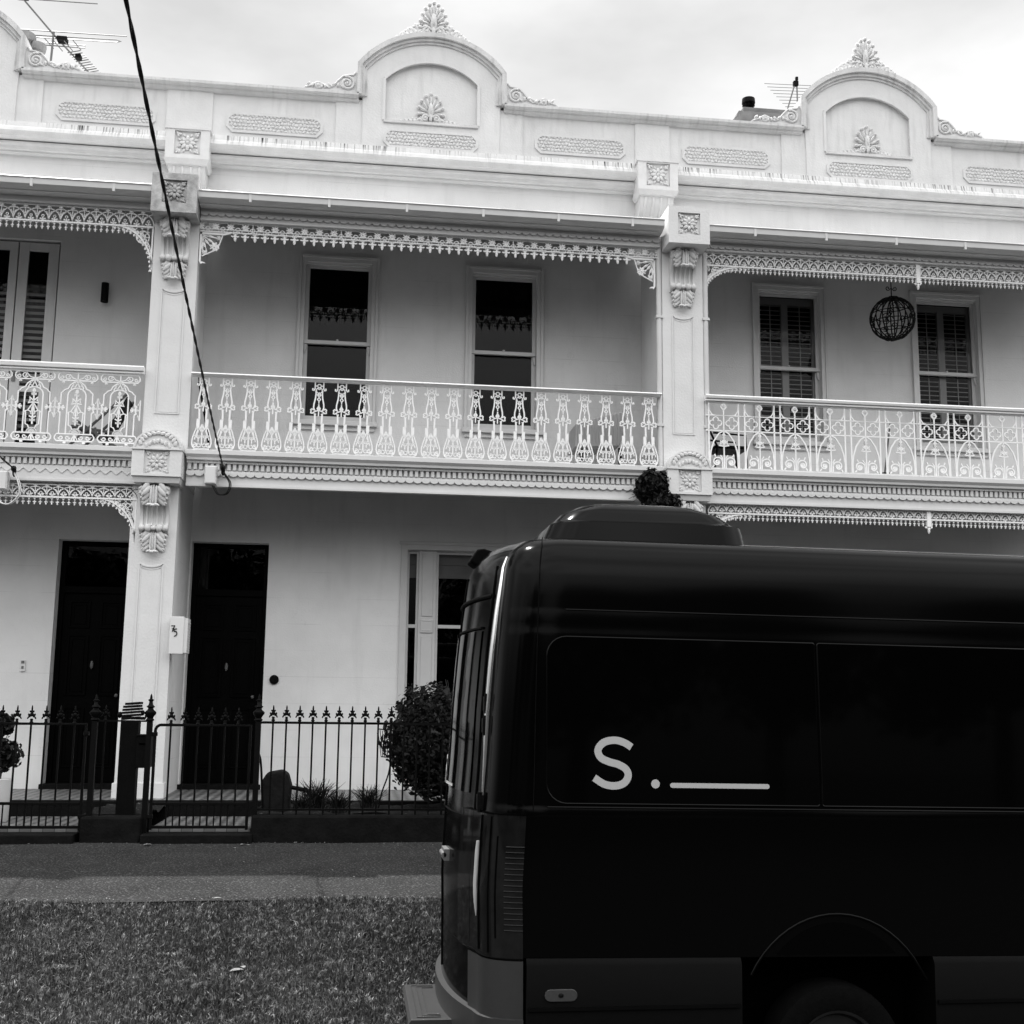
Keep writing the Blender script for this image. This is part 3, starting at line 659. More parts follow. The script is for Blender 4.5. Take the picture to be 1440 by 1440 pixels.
def sash_window(root, x0, x1, z0, z1, zm, shutters=False, label=None, name='sash_window'):
    """sliding sash in a moulded architrave"""
    a = .085; b = MB(); y = YW
    for s in range(2):
        e = a-.035*s; yy = y-.028-.016*(1-s)
        b.box(x0-e, x0-.0 if s else x0-.05, yy, y+.0, z0-.02, z1+e); b.box(x1+.0 if s else x1+.05, x1+e, yy, y, z0-.02, z1+e)
        b.box(x0-(.0 if s else .05), x1+(.0 if s else .05), yy+.001, y, z1+(.0 if s else .05), z1+e)
    win = b.build(name, M['frame'], root, bevel=.003)
    if label: win['label'] = label
    b = MB(); b.box(x0-.11, x1+.11, y-.075, y+.05, z0-.075, z0-.022); b.box(x0-.08, x1+.08, y-.03, y, z0-.13, z0-.077); b.build('sill', M['frame'], win, bevel=.004)
    b = MB(); t = .045; y1 = y+.055; y2 = y+.095
    b.box(x0, x1, y+.02, y+.14, z1-.02, z1); 
    b.box(x0, x0+t, y1, y2, zm, z1-.02); b.box(x1-t, x1, y1, y2, zm, z1-.02); b.box(x0+t, x1-t, y1, y2, z1-.06, z1-.02); b.box(x0, x1, y1-.01, y2, zm-.022, zm+.022)
    b.box(x0, x0+t, y2+.002, y2+.04, z0, zm-.024); b.box(x1-t, x1, y2+.002, y2+.04, z0, zm-.024); b.box(x0+t, x1-t, y2+.002, y2+.04, z0, z0+.07)
    for s2, xe in ((1, x0+.004), (-1, x1-.004)):
        b.prism([(xe, zm-.03), (xe, zm-.14), (xe+s2*.012, zm-.13), (xe+s2*.034, zm-.06), (xe+s2*.034, zm-.03)][::(-1 if s2 > 0 else 1)], y1, y2)
    b.blob(((x0+x1)/2, y1-.015, zm+.03), (.018, .014, .010)); 
    b.build('sash', M['frame'], win, bevel=.002)
    b = MB(); b.add([(x0+t, y+.075, zm), (x1-t, y+.075, zm), (x1-t, y+.075, z1-.05), (x0+t, y+.075, z1-.05)], [(0, 1, 2, 3)])
    b.add([(x0+t, y+.115, z0+.06), (x1-t, y+.115, z0+.06), (x1-t, y+.115, zm), (x0+t, y+.115, zm)], [(0, 1, 2, 3)]); b.build('pane', M['glass'], win)
    if shutters:
        b = MB(); y3 = y+.15; xm = (x0+x1)/2-.01
        for a_, c_ in ((x0+.01, x0+.06), (xm-.045, xm+.045), (x1-.06, x1-.01)): b.box(a_, c_, y3-.01, y3+.03, z0+.06, z1-.05)
        b.box(x0+.06, x1-.06, y3-.008, y3+.03, z0+.06, z0+.14); b.box(x0+.06, x1-.06, y3-.008, y3+.03, z1-.14, z1-.05)
        n = int((z1-z0-.2)/.062)
        for i in range(n):
            z = z0+.16+i*.062
            for a_, c_ in ((x0+.06, xm-.045), (xm+.045, x1-.06)): b.add([(a_, y3, z), (c_, y3, z), (c_, y3+.03, z+.014), (a_, y3+.03, z+.014), (a_, y3, z+.006), (c_, y3, z+.006), (c_, y3+.03, z+.02), (a_, y3+.03, z+.02)], [(0,3,2,1),(4,5,6,7),(0,1,5,4),(1,2,6,5),(2,3,7,6),(3,0,4,7)])
        for a_ in ((x0+.06+xm-.045)/2, (xm+.045+x1-.06)/2): b.box(a_-.005, a_+.005, y3-.012, y3-.004, z0+.14, z1-.14)
        b.build('shutter', M['slat'], win)
    return win
def panel_strip(b, x0, x1, zb, zt, y, ar=.03):
    """narrow sunk panel outlined by a raised bead with a scooped top"""
    xm = (x0+x1)/2; top = [(x0+(x1-x0)*i/8, zt-ar*math.sin(math.pi*i/8)) for i in range(9)]
    b.ribbon([(x0, zb)]+top+[(x1, zb)], .016, y-.010, y+.004, True)
    top2 = [(x0+.02+(x1-x0-.04)*i/8, zt-.035-ar*.8*math.sin(math.pi*i/8)) for i in range(9)]
    b.ribbon([(x0+.02, zb+.02)]+top2+[(x1-.02, zb+.02)], .009, y-.004, y+.006, True)

def pilaster(root, xu, xl, old, label, leftpipe, rightpipe):
    hw = .245
    b = MB(); b.box(xu-hw+.06, xu+hw-.07, YP+.14, YW+.02, 3.7, 6.98)
    b.box(xl-hw+.06, xl+hw-.02, YP+.14, YW+.02, .2, 3.7)
    # sloping top of the wing wall above the verandah roof
    n = 8
    pr = [(YP+.14, 6.9)]+[(YW+.02, 6.9), (YW+.02, 7.62)]+[(YW+.02-(1.15)*i/n, 7.62-.56*math.sin(math.pi/2*i/n)**.8) for i in range(1, n+1)]
    b.profx(pr, xu-hw+.062, xu+hw-.072)
    wing = b.build('wing_wall', M['wall'], root)
    b = MB(); b.box(xu-hw, xu+hw, YP, YP+.16, 3.9, 6.62); b.box(xl-hw, xl+hw, YP, YP+.16, .18, 3.62)
    panel_strip(b, xu-.125, xu+.125, 4.36, 5.78, YP); panel_strip(b, xl-.125, xl+.125, .75, 2.70, YP)
    b.box(xl-hw-.02, xl+hw+.02, YP-.02, YP+.18, .18, .40)
    p = b.build('pilaster', M['pil'], root, bevel=.008); p['label'] = label
    b = MB(); r = .125
    rblock(b, xu-.245, xu+.245, 12.97, YP+.16, 6.56, 7.01, r, 6.80); rosette(b, xu, 6.80, r, 12.985)
    b.build('capital_block', M['oldblock'] if old else M['pil'], p, smooth=40, bevel=0)
    b = MB(); console(b, xu-.005, YP, 6.56, 5.86); b.build('console_bracket', M['orn'], p, smooth=50)
    b = MB(); rblock(b, xl*.5+xu*.5-.262, xl*.5+xu*.5+.258, 13.06, YP+.16, 3.62, 3.92, r*1.0, 3.78)
    xm = (xl+xu)/2
    b.prism([(xm-.262, 3.921), (xm+.258, 3.921)]+arc(xm, 3.921, .26, 0, 180, 14, .215)[1:-1], 13.075, YP+.02)
    b.box(xm-.27, xm+.266, 13.045, YP+.16, 3.905, 3.921); b.taper(xm-.25, xm+.25, 13.08, YP+.16, 3.555, 3.62, .015, .02)
    rosette(b, xm, 3.78, r, 13.085)
    for i in range(11):
        a = R(14+15.2*i); b.blob((xm+.19*math.cos(a), 13.072, 3.945+.145*math.sin(a)), (.026, .022, .034), a, 7, 4)
    for i in range(7): b.blob((xm-.12+.04*i, 13.072, 3.955+.045*math.sin(math.pi*i/6)), (.020, .022, .030), .5*(i % 2)-.25, 7, 4)
    b.ribbon(arc(xm, 3.925, .238, 4, 176, 14, .195), .016, 13.060, 13.08)
    b.build('pedestal', M['pil'], p, smooth=40)
    b = MB(); console(b, xl+.01, YP, 3.55, 2.80); b.build('console_bracket', M['orn'], p, smooth=50)
    for side, on in ((-1, leftpipe), (1, rightpipe)):
        if not on: continue
        x = xu+side*(hw+.035); b = MB()
        b.tube([(x, YP+.02, 6.75), (x, YP+.02, 3.95)], .034, 10); 
        for z in (5.75, 4.45): b.box(x-.042, x+.042, YP-.018, YP+.06, z, z+.03)
        b.build('downpipe', M['gutter'], root, smooth=50)
    return p

def parapet(root, gc, x0, x1, last):
    yp = 14.52; b = MB()
    b.box(x0, x1, yp, 14.78, 7.84, 8.84)
    for a, c, d in ((-2.50, -1.21, 0), (1.18, 2.68, 0)): pass
    L_ = [(x0, gc-2.735, .02), (gc-1.21, gc-.875, .02), (gc+.875, gc+1.18, .02), (gc+2.665, x1, .02)]
    for a, c, d in L_:
        if c > a: b.box(max(a, x0), min(c, x1), yp-d, yp, 8.16, 8.84)
    p = b.build('parapet', M['parapet'], root)
    # coping
    def cop(a, c):
        b.profx([(14.53, 8.79), (14.46, 8.81), (14.45, 8.835), (14.42, 8.84), (14.40, 8.86), (14.40, 8.895), (14.46, 8.915), (14.84, 8.915), (14.84, 8.82)], a, c)
    for q0, q1 in ((x0, gc-.93), (gc+.93, x1)):
        b = MB(); cop(q0, q1); b.build('coping', M['coping'], p, smooth=30)
    # string cornice below
    b = MB(); prof = [(14.54, 7.86), (14.48, 7.865), (14.46, 7.90), (14.43, 7.915), (14.42, 7.938), (14.50, 7.942), (14.50, 7.958), (14.31, 7.958), (14.28, 7.985), (14.27, 8.01), (14.285, 8.055), (14.33, 8.09), (14.345, 8.16), (14.49, 8.185), (14.54, 8.175)]
    b.profx(prof, x0, x1); b.build('cornice', M['cornice'], p, smooth=30)
    # pediment
    sag, hw = .465, .925; Rr = (hw*hw+sag*sag)/(2*sag); cz = 9.30+sag-Rr; a0 = math.degrees(math.asin(hw/Rr))
    top = [(gc+Rr*math.sin(R(t)), cz+Rr*math.cos(R(t))) for t in np.linspace(a0, -a0, 25)]
    ihw, isag, iz = .605, .27, 9.15; iR = (ihw*ihw+isag*isag)/(2*isag); icz = iz+isag-iR; ia = math.degrees(math.asin(ihw/iR))
    itop = [(gc-.005+iR*math.sin(R(t)), icz+iR*math.cos(R(t))) for t in np.linspace(ia, -ia, 25)]
    b = MB(); yf = yp-.04
    inner = [(gc-.005+ihw, 8.58)]+itop+[(gc-.005-ihw, 8.58)]; outer = [(gc+hw-.05, 8.58)]+[(q[0]*.97+gc*.03, q[1]-.04) for q in top]+[(gc-hw+.05, 8.58)]
    n = len(inner); b.add([(q[0], yf, q[1]) for q in outer]+[(q[0], yf, q[1]) for q in inner], [(i, n+i, n+i+1, i+1) for i in range(n-1)])
    b.add([(q[0], yf, q[1]) for q in inner]+[(q[0], yf+.05, q[1]) for q in inner], [(i, n+i, n+(i+1) % n, (i+1) % n) for i in range(n)])
    b.add([(q[0], yf+.05, q[1]) for q in inner], [tuple(range(n))])
    b.prism(outer, yf+.055, 14.80)
    m = len(outer); b.add([(q[0], yf, q[1]) for q in outer]+[(q[0], yf+.06, q[1]) for q in outer], [(i, (i+1) % m, m+(i+1) % m, m+i) for i in range(m)])
    b.box(gc-.875, gc+.875, yf, yf+.05, 8.16, 8.58)
    b.ribbon([(q[0], q[1]) for q in inner[1:-1]], .036, yf-.014, yf+.01); b.ribbon([(gc-.005+ihw, 9.15), (gc-.005+ihw, 8.58)], .036, yf-.0141, yf+.01); b.ribbon([(gc-.005-ihw, 9.15), (gc-.005-ihw, 8.58)], .036, yf-.0141, yf+.01)
    ped = b.build('pediment', M['parapet'], p, smooth=30)
    b = MB(); ls = [(gc+hw, 8.88)]+top+[(gc-hw, 8.88)]
    for off, wd, y0, y1 in ((.0, .06, 14.40, 14.84), (-.045, .05, 14.435, 14.6), (-.085, .035, 14.46, 14.6)):
        q = [(gc+(hw+off), 8.88)]+[(gc+(Rr+off)*math.sin(R(t)), cz+(Rr+off)*math.cos(R(t))) for t in np.linspace(a0, -a0, 25)]+[(gc-(hw+off), 8.88)]
        b.ribbon(q, wd, y0, y1)
    b.box(gc-.61, gc+.60, 14.455, 14.53, 8.55, 8.585)
    b.build('arched_coping', M['coping'], p, smooth=35)
    b = MB(); palmette(b, gc-.01, yf+.04, 8.585, .41, .34); foliage_wing(b, gc-.01, yf+.045, lambda x: 8.585, -1, .36, .09); foliage_wing(b, gc-.01, yf+.045, lambda x: 8.585, 1, .36, .09)
    b.build('palmette_relief', M['orn'], p, smooth=50)
    b = MB(); zt = lambda x: cz+math.sqrt(max(.01, (Rr+.02)**2-(x-gc)**2))
    palmette(b, gc, 14.50, 9.76, .50, .37, True, 13)
    for s2 in (-1, 1): foliage_wing(b, gc, 14.50, zt, s2, .50, .22, 9)
    pts = [(gc-.52, zt(gc-.52))]+[(gc-.52+.07*i, zt(gc-.52+.07*i)-.03) for i in range(15)]+[(gc+.46, zt(gc+.46)), (gc+.25, zt(gc+.25)+.10), (gc+.12, zt(gc)+.24), (gc-.12, zt(gc)+.24), (gc-.27, zt(gc-.27)+.10)]
    b.prism(pts, 14.50, 14.62)
    b.build('palmette_finial', M['orn'], p, smooth=50)
    for sgn in (-1, 1):
        b = MB(); scrollorn(b, gc+sgn*.945, sgn, 8.912, 14.46); b.build('scroll_ornament', M['orn'], p, smooth=45)
    relief_panel('relief_panel', gc-.57, 8.245, 1.14, .19, yf-.0, p)
    relief_panel('relief_panel', gc-2.53, 8.325, 1.13, .205, yp, p)
    if last or True: relief_panel('relief_panel', gc+1.375, 8.325, 1.13, .205, yp, p)
    return p
def corbel(p, xc):
    b = MB(); r = .145; y0 = 14.21
    rblock(b, xc-.26, xc+.26, y0, 14.52, 7.76, 8.14, r, 7.97); rosette(b, xc, 7.97, r, y0+.016)
    b.box(xc-.275, xc+.275, y0-.012, 14.53, 8.14, 8.165)
    b.taper(xc-.27, xc+.27, y0-.01, 14.53, 7.70, 7.76, .03, .03)
    pr = [(y0+.04, 7.70), (14.60, 7.70), (14.60, 7.30)]+[(14.59-(.32)*math.sin(math.pi/2*i/8)**1.3, 7.30+.38*(i/8)) for i in range(9)]
    b.profx(pr, xc-.215, xc+.215)
    for i in range(4):
        x = xc-.15+.1*i; b.tube([(x, q[0]-.003, q[1]) for q in pr[3:]], .018, 6)
    b.build('corbel', M['orn'], p, smooth=40)

def scallops(b, x0, x1, zt, pitch, dep, y, style):
    n = round((x1-x0)/pitch); p = (x1-x0)/n
    if style == 'zig':
        for i in range(n):
            a = x0+i*p; b.ribbon(spline([(a, zt-dep), (a+p*.25, zt-dep*.5), (a+p*.5, zt), (a+p*.75, zt-dep*.5), (a+p, zt-dep)], 2), .005, y-.010, y)
    else:
        for i in range(n):
            c = x0+(i+.5)*p
            q = arc(c, zt, p*.5, 180, 360, 8, dep)
            b.prism([(a, z) for a, z in q]+[(c+p*.5, zt+.012), (c-p*.5, zt+.012)], y-.026, y+.0)
            if style == 'hole': b.tube([(c, y-.0265, zt-.004), (c, y-.029, zt-.004)], .006, 6)
def balcony(root, x0, x1, kind):
    """timber floor with moulded edge, dentil board and cut fascia"""
    b = MB(); b.profx([(13.20, 3.845), (13.195, 3.87), (13.165, 3.90), (13.165, 3.945), (13.19, 3.955), (YW, 3.97), (YW, 3.90), (13.30, 3.84)], x0, x1)
    fl = b.build('balcony_floor', M['trim'], root, smooth=30)
    b = MB(); b.box(x0, x1, 13.262, 13.32, 3.56, 3.738); b.box(x0, x1, 13.295, 13.325, 3.738, 3.86)
    b.box(x0, x1, 13.235, 13.262, 3.815, 3.842)
    n = round((x1-x0)/.0605); p = (x1-x0)/n
    for i in range(n): b.box(x0+(i+.2)*p, x0+(i+.78)*p, 13.250, 13.296, 3.745, 3.815)
    scallops(b, x0, x1, 3.70, .112 if kind == 'arch' else .092, .030 if kind != 'arch' else .045, 13.262, {'arch': 'zig', 'vase': 'plain', 'goth': 'hole'}[kind])
    b.box(x0, x1, 13.245, 13.262, 3.56, 3.585)
    b.build('dentil_board', M['trim'], root, bevel=0)
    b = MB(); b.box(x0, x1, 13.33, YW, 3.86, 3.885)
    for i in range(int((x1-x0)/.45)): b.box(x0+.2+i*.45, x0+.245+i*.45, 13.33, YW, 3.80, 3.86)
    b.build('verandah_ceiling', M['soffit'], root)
def handrail(root, x0, x1, z0, z1, fat):
    b = MB(); b.profx([(13.27, z0), (13.215, z0+.012), (13.205, z1-.018), (13.225, z1), (13.31, z1), (13.33, z1-.018), (13.32, z0+.012), (13.30, z0)], x0, x1)
    if fat: b.box(x0, x1, 13.235, 13.30, z0-.016, z0)
    return b.build('handrail', M['lace'], root, smooth=40)

def verandah_roof(root, x0, x1, kind, gz=0.0):
    b = MB(); n = int((x1-x0)/.019); xs = np.linspace(x0, x1, n)
    t = np.linspace(0, 1, 9); ys = 13.10+1.5*t; zs = 6.815+.52*t**1.25
    X, Yg = np.meshgrid(xs, ys); Z = np.repeat(zs[:, None], n, 1)+.011*np.sin(2*math.pi*X/.076)
    b.grid(X, Yg, Z); b.grid(X, Yg, Z-.02)
    rf = b.build('verandah_roof', M['roof'], root, smooth=60)
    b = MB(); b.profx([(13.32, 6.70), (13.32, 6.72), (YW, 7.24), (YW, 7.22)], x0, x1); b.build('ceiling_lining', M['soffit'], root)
    b = MB(); z = 6.745+gz
    pr = [(13.13, z), (13.05, z+.008), (13.015, z+.03), (13.01, z+.085), (12.995, z+.10), (13.01, z+.112), (13.035, z+.105), (13.03, z+.04), (13.14, z+.02), (13.15, z+.10), (13.165, z+.10), (13.16, z)]
    b.profx(pr, x0, x1)
    k = int((x1-x0)/.85)
    for i in range(k+1):
        x = x0+.55+i*.87
        if x < x1-.1: b.box(x, x+.028, 13.006, 13.04, z-.002, z+.095)
    b.build('gutter', M['gutter'], rf, smooth=35)
    b = MB(); zt = z-.004; zb = {'arch': 6.695, 'vase': 6.605, 'goth': 6.60}[kind]
    b.box(x0, x1, 13.27, 13.32, zb, zt+.012); b.box(x0, x1, 13.12, 13.27, zt-.004, zt+.012)
    b.box(x0, x1, 13.255, 13.27, zb, zb+.018)
    if kind != 'arch': scallops(b, x0, x1, zt-.055, .091, .030, 13.27, 'plain' if kind == 'vase' else 'hole')
    b.build('fascia_board', M['trim'], root)

def balusters(root, st, xs, hz, name, y=13.262, d=.014, extra=None):
    b = MB(); draw(b, st, 0, 0, 0, d)
    if extra: extra(b)
    o = b.build(name, M['lace'], root); o.location = (xs[0], y, hz)
    o.matrix_parent_inverse = root.matrix_basis.inverted()
    for x in xs[1:]: copyto(o, x-xs[0], 0, 0, root)

HX = {1: (-8.02, -2.12), 2: (-2.12, 3.70), 3: (3.70, 9.60)}
GC = {1: -5.20, 2: .76, 3: 6.62}
LAB = {1: 'white terrace house at the left with french doors and arched lace panels on its balcony',
       2: 'middle terrace house, white, with vase shaped balusters and two dark sash windows upstairs',
       3: 'white terrace house at the right behind the van with shuttered windows and pointed arch balustrade'}
houses = {}
for h in (1, 2, 3):
    xa, xb = HX[h]; root = empty('terrace_house', ((xa+xb)/2, YW, 0)); houses[h] = root
    tag(root, LAB[h], 'house', 'terrace houses in one row')
    kind = {1: 'arch', 2: 'vase', 3: 'goth'}[h]
    # walls
    holes = {1: [(-4.68, -3.70, 3.97, 6.77), (-3.475, -2.62, .28, 3.115)],
             2: [(-.745, .072, 4.67, 6.685), (1.338, 2.155, 4.655, 6.66), (-1.955, -1.055, .25, 3.13), (.60, 2.36, 1.0, 3.10)],
             3: [(5.07, 5.905, 4.65, 6.65), (7.24, 8.08, 4.65, 6.66), (4.15, 5.0, .28, 3.11), (6.4, 8.1, 1.0, 3.10)]}[h]
    b = MB(); wall_holes(b, xa, xb, .2, 3.88, [q for q in holes if q[2] < 3], YW, .24); b.build('wall', M['wall'], root)
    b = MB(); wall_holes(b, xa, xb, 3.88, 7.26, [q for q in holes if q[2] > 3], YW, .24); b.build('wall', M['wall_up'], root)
    b = MB(); wall_holes(b, xa, xb, 7.26, 7.88, [], YW, .24)
    b.add([(xa, YW+.3, .1), (xa, 22, .1), (xa, 22, 8.0), (xa, YW+.3, 8.0)], [(0, 1, 2, 3)]) if h == 1 else None
    b.add([(xb, YW, .1), (xb, 22, .1), (xb, 22, 8.0), (xb, YW, 8.0)], [(0, 1, 2, 3)]) if h == 3 else None
    b.build('wall', M['wall'], root)
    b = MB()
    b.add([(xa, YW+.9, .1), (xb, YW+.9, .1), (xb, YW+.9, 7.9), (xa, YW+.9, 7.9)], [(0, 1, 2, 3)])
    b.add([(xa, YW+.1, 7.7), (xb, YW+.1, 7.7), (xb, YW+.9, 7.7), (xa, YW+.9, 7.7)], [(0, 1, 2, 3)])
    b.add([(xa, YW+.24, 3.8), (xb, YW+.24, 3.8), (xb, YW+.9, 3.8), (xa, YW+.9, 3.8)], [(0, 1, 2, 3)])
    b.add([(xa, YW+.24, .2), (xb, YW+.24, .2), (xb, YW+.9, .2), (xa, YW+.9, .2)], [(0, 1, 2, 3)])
    b.build('dark_interior', M['black'], root)  # black sheets stand in for the unlit rooms behind the glass
    b = MB(); b.profx([(14.8, 7.8), (14.8, 8.3), (18, 9.1), (22, 8.3), (22, 7.8)], xa, xb); b.build('roof', M['roof'], root)
    par = parapet(root, GC[h], xa, xb, h == 3)
    if h >= 2: corbel(par, {2: -2.215, 3: 3.655}[h])
    xi0 = {1: -7.7, 2: -1.875, 3: 3.945}[h]; xi1 = {1: -2.385, 2: 3.42, 3: 9.5}[h]
    verandah_roof(root, xi0, xi1, kind, {1: .03, 2: 0.0, 3: -.03}[h])
    balcony(root, xi0, xi1, kind)
    if h == 1:
        b = MB(); friezeA(b, xi0, xi1-.0, 6.69, 6.495, .128); fz = b.build('frieze', M['lace'], root)
        b = MB(); bracketA(b, xi1, 6.495, .42, .50, -1); b.build('frieze_bracket', M['lace'], fz)
        b = MB(); friezeA(b, xi0, xi1, 3.535, 3.395, .118, fr=.085); fz = b.build('frieze', M['lace'], root)
        b = MB(); bracketA(b, xi1, 3.395, .42, .46, -1); b.build('frieze_bracket', M['lace'], fz)
        handrail(root, xi0, xi1, 4.80, 4.868, True)
        balusters(root, S_ARCH, [-2.63-.448*i for i in range(11)], 3.99, 'baluster_panel')
    if h == 2:
        b = MB(); friezeB(b, xi0, xi1, 6.605); fz = b.build('frieze', M['lace'], root)
        for xc, sg in ((xi0, 1), (xi1-.045, -1)):
            b = MB(); bracketB(b, xc, 6.475, sg); b.build('frieze_bracket', M['lace'], fz)
        handrail(root, xi0, xi1, 4.79, 4.828, False)
        balusters(root, S_VASE, [-1.735+.2505*i for i in range(21)], 3.965, 'baluster_panel')
    if h == 3:
        for zt, zb, p, fr, zz in ((6.60, 6.435, .109, .075, 6.30), (3.595, 3.455, .108, .08, 3.31)):
            b = MB(); friezeA(b, xi0+.03, xi1, zt, zb, p, fr=fr)
            b.box(6.615, 6.665, 13.28, 13.325, zz+.06, zt+.02); b.blob((6.64, 13.30, zz+.02), (.016, .02, .045)); b.blob((6.61, 13.30, zz+.05), (.022, .014, .012), .5); b.blob((6.67, 13.30, zz+.05), (.022, .014, .012), -.5)
            fz = b.build('frieze', M['lace'], root)
            b = MB(); bracketA(b, xi0+.03, zb, .50, .30, 1); b.build('frieze_bracket', M['lace'], fz)
        handrail(root, xi0, xi1, 4.785, 4.838, True)
        balusters(root, S_GOTH, [4.165+.4305*i for i in range(12)], 3.965, 'baluster_panel')
# pilasters
pilaster(houses[2], -2.13, -2.195, True, 'pillar with a lichen stained top block and the number box', False, False)
pilaster(houses[3], 3.70, 3.70, False, 'pillar with a clean white top block between two downpipes', True, True)
# windows
sash_window(houses[2], -.745, .072, 4.67, 6.685, 5.67, False, 'left dark sash window upstairs')
sash_window(houses[2], 1.338, 2.155, 4.655, 6.66, 5.64, False, 'right dark sash window upstairs')
sash_window(houses[3], 5.07, 5.905, 4.65, 6.65, 5.62, True, 'shuttered sash window nearest the pillar')
sash_window(houses[3], 7.24, 8.08, 4.65, 6.66, 5.65, True, 'shuttered sash window beside the wire ball')
sash_window(houses[3], 6.4, 8.1, 1.0, 3.10, 2.18)
# french doors of house 1
dr = MB(); dr.box(-4.70, -3.70, YW+.10, YW+.16, 6.755, 6.80); 
fd = dr.build('french_doors', M['frame'], houses[1], bevel=.003)
for x0, x1, g0, g1 in ((-4.19, -3.725, -4.075, -3.845), (-4.655, -4.205, -4.53, -4.30)):
    b = MB(); b.box(x0, g0, YW+.05, YW+.09, 3.98, 6.745); b.box(g1, x1, YW+.05, YW+.09, 3.98, 6.745); b.box(g0, g1, YW+.05, YW+.09, 6.64, 6.745); b.box(g0, g1, YW+.05, YW+.09, 3.98, 4.25); b.box(g0, g1, YW+.053, YW+.087, 4.88, 4.95)
    lf = b.build('door_leaf', M['frame'], fd, bevel=.003)
    b = MB(); b.add([(g0, YW+.07, 4.25), (g1, YW+.07, 4.25), (g1, YW+.07, 6.64), (g0, YW+.07, 6.64)], [(0, 1, 2, 3)]); b.build('pane', M['glass'], fd)
    b = MB()
    for i in range(24):
        z = 4.3+i*.078; b.add([(g0-.02, YW+.12, z), (g1+.02, YW+.12, z), (g1+.02, YW+.165, z+.05), (g0-.02, YW+.165, z+.05)], [(0, 1, 2, 3)])
    b.build('shutter', M['slat'], fd)
b = MB(); b.box(-4.165, -4.125, YW+.035, YW+.05, 5.0, 5.13); b.tube([(-4.145, YW+.05, 5.09), (-4.145, YW+.0, 5.09), (-4.04, YW-.0, 5.09)], .010, 8); b.build('door_handle', M['galv'], fd, smooth=50)
# front doors
def front_door(root, x0, x1, z0, z1, ztr, label):
    b = MB(); y = YW+.20
    b.box(x0, x1, y, y+.05, z0, ztr-.04); b.box(x0, x0+.06, y-.03, y+.05, z0, z1); b.box(x1-.06, x1, y-.03, y+.05, z0, z1); b.box(x0, x1, y-.035, y+.05, ztr-.05, ztr+.03); b.box(x0, x1, y-.03, y+.05, z1-.05, z1)
    d = b.build('front_door', M['door'], root, bevel=.004); d['label'] = label
    b = MB(); xm = (x0+x1)/2
    for a, c in ((x0+.14, xm-.07), (xm+.07, x1-.14)):
        for e, g in ((z0+.18, z0+.85), (z0+1.0, ztr-.55), (ztr-.45, ztr-.15)):
            b.ribbon([(a, e), (c, e), (c, g), (a, g)], .03, y-.018, y+.0, True); b.ribbon([(a+.04, e+.04), (c-.04, e+.04), (c-.04, g-.04), (a+.04, g-.04)], .014, y-.010, y, True)
    b.build('door_panel', M['door'], d, bevel=.002)
    b = MB(); b.add([(x0+.06, y+.01, ztr+.03), (x1-.06, y+.01, ztr+.03), (x1-.06, y+.01, z1-.05), (x0+.06, y+.01, z1-.05)], [(0, 1, 2, 3)]); b.build('fanlight', M['glass'], d)
    b = MB(); b.blob((x1-.13, y-.035, z0+1.0), (.022, .03, .022)); b.blob((xm, y-.03, z0+1.35), (.02, .02, .05)); b.build('door_knob', M['wood'], d, smooth=60)
    b = MB(); b.box(x0-.02, x1+.02, YW-.06, YW+.24, z0-.06, z0-.002); b.build('door_step', M['bluestone'], d, bevel=.005)
front_door(houses[1], -3.475, -2.62, .31, 3.115, 2.55, 'panelled black door at the left')
front_door(houses[2], -1.955, -1.055, .31, 3.13, 2.55, 'black door with a glazed fanlight')
front_door(houses[3], 4.15, 5.0, .31, 3.11, 2.55, 'black door hidden behind the van')
# three part window downstairs
b = MB(); y = YW
b.box(.52, .60, y-.03, y, .92, 3.16); b.box(2.36, 2.44, y-.03, y, .92, 3.16); b.box(.60, 2.36, y-.029, y, 3.10, 3.16); b.box(.50, 2.46, y-.04, y-.031, 3.16, 3.20); b.box(.50, 2.46, y-.07, y+.06, .93, .995)
gw = b.build('tripartite_window', M['frame'], houses[2], bevel=.003); gw['label'] = 'three part window with a half drawn blind'
b = MB()
for a, c in ((.745, .955), (2.0, 2.21)):
    b.box(a, c, y+.03, y+.13, 1.0, 3.10); b.box(a+.04, c-.04, y+.018, y+.03, 2.30, 3.06); b.box(a+.04, c-.04, y+.018, y+.03, 1.05, 2.06); b.box(a+.03, c-.03, y+.012, y+.03, 2.10, 2.26)
    b.box(a+.05, c-.05, y+.008, y+.018, 2.12, 2.135); b.box(a+.05, c-.05, y+.008, y+.018, 2.235, 2.25)
b.build('mullion', M['frame'], gw, bevel=.004)
for x0, x1 in ((.60, .745), (.955, 2.0), (2.21, 2.36)):
    b = MB(); t = .03
    b.box(x0, x0+t, y+.06, y+.10, 1.0, 3.10); b.box(x1-t, x1, y+.06, y+.10, 1.0, 3.10); b.box(x0+t, x1-t, y+.06, y+.10, 3.06, 3.10); b.box(x0+t, x1-t, y+.055, y+.10, 2.16, 2.20); b.box(x0+t, x1-t, y+.06, y+.10, 1.0, 1.06); b.build('sash', M['frame'], gw, bevel=.002)
    b = MB(); b.add([(x0+t, y+.08, 1.05), (x1-t, y+.08, 1.05), (x1-t, y+.08, 3.07), (x0+t, y+.08, 3.07)], [(0, 1, 2, 3)]); b.build('pane', M['glass'], gw)
    b = MB(); b.profx([(y+.15, 2.775), (y+.15, 2.93), (y+.14, 2.935), (y+.165, 2.945), (y+.165, 3.10), (y+.175, 3.10), (y+.175, 2.775)], x0+.01, x1-.01); b.build('blind', M['blind'], gw)
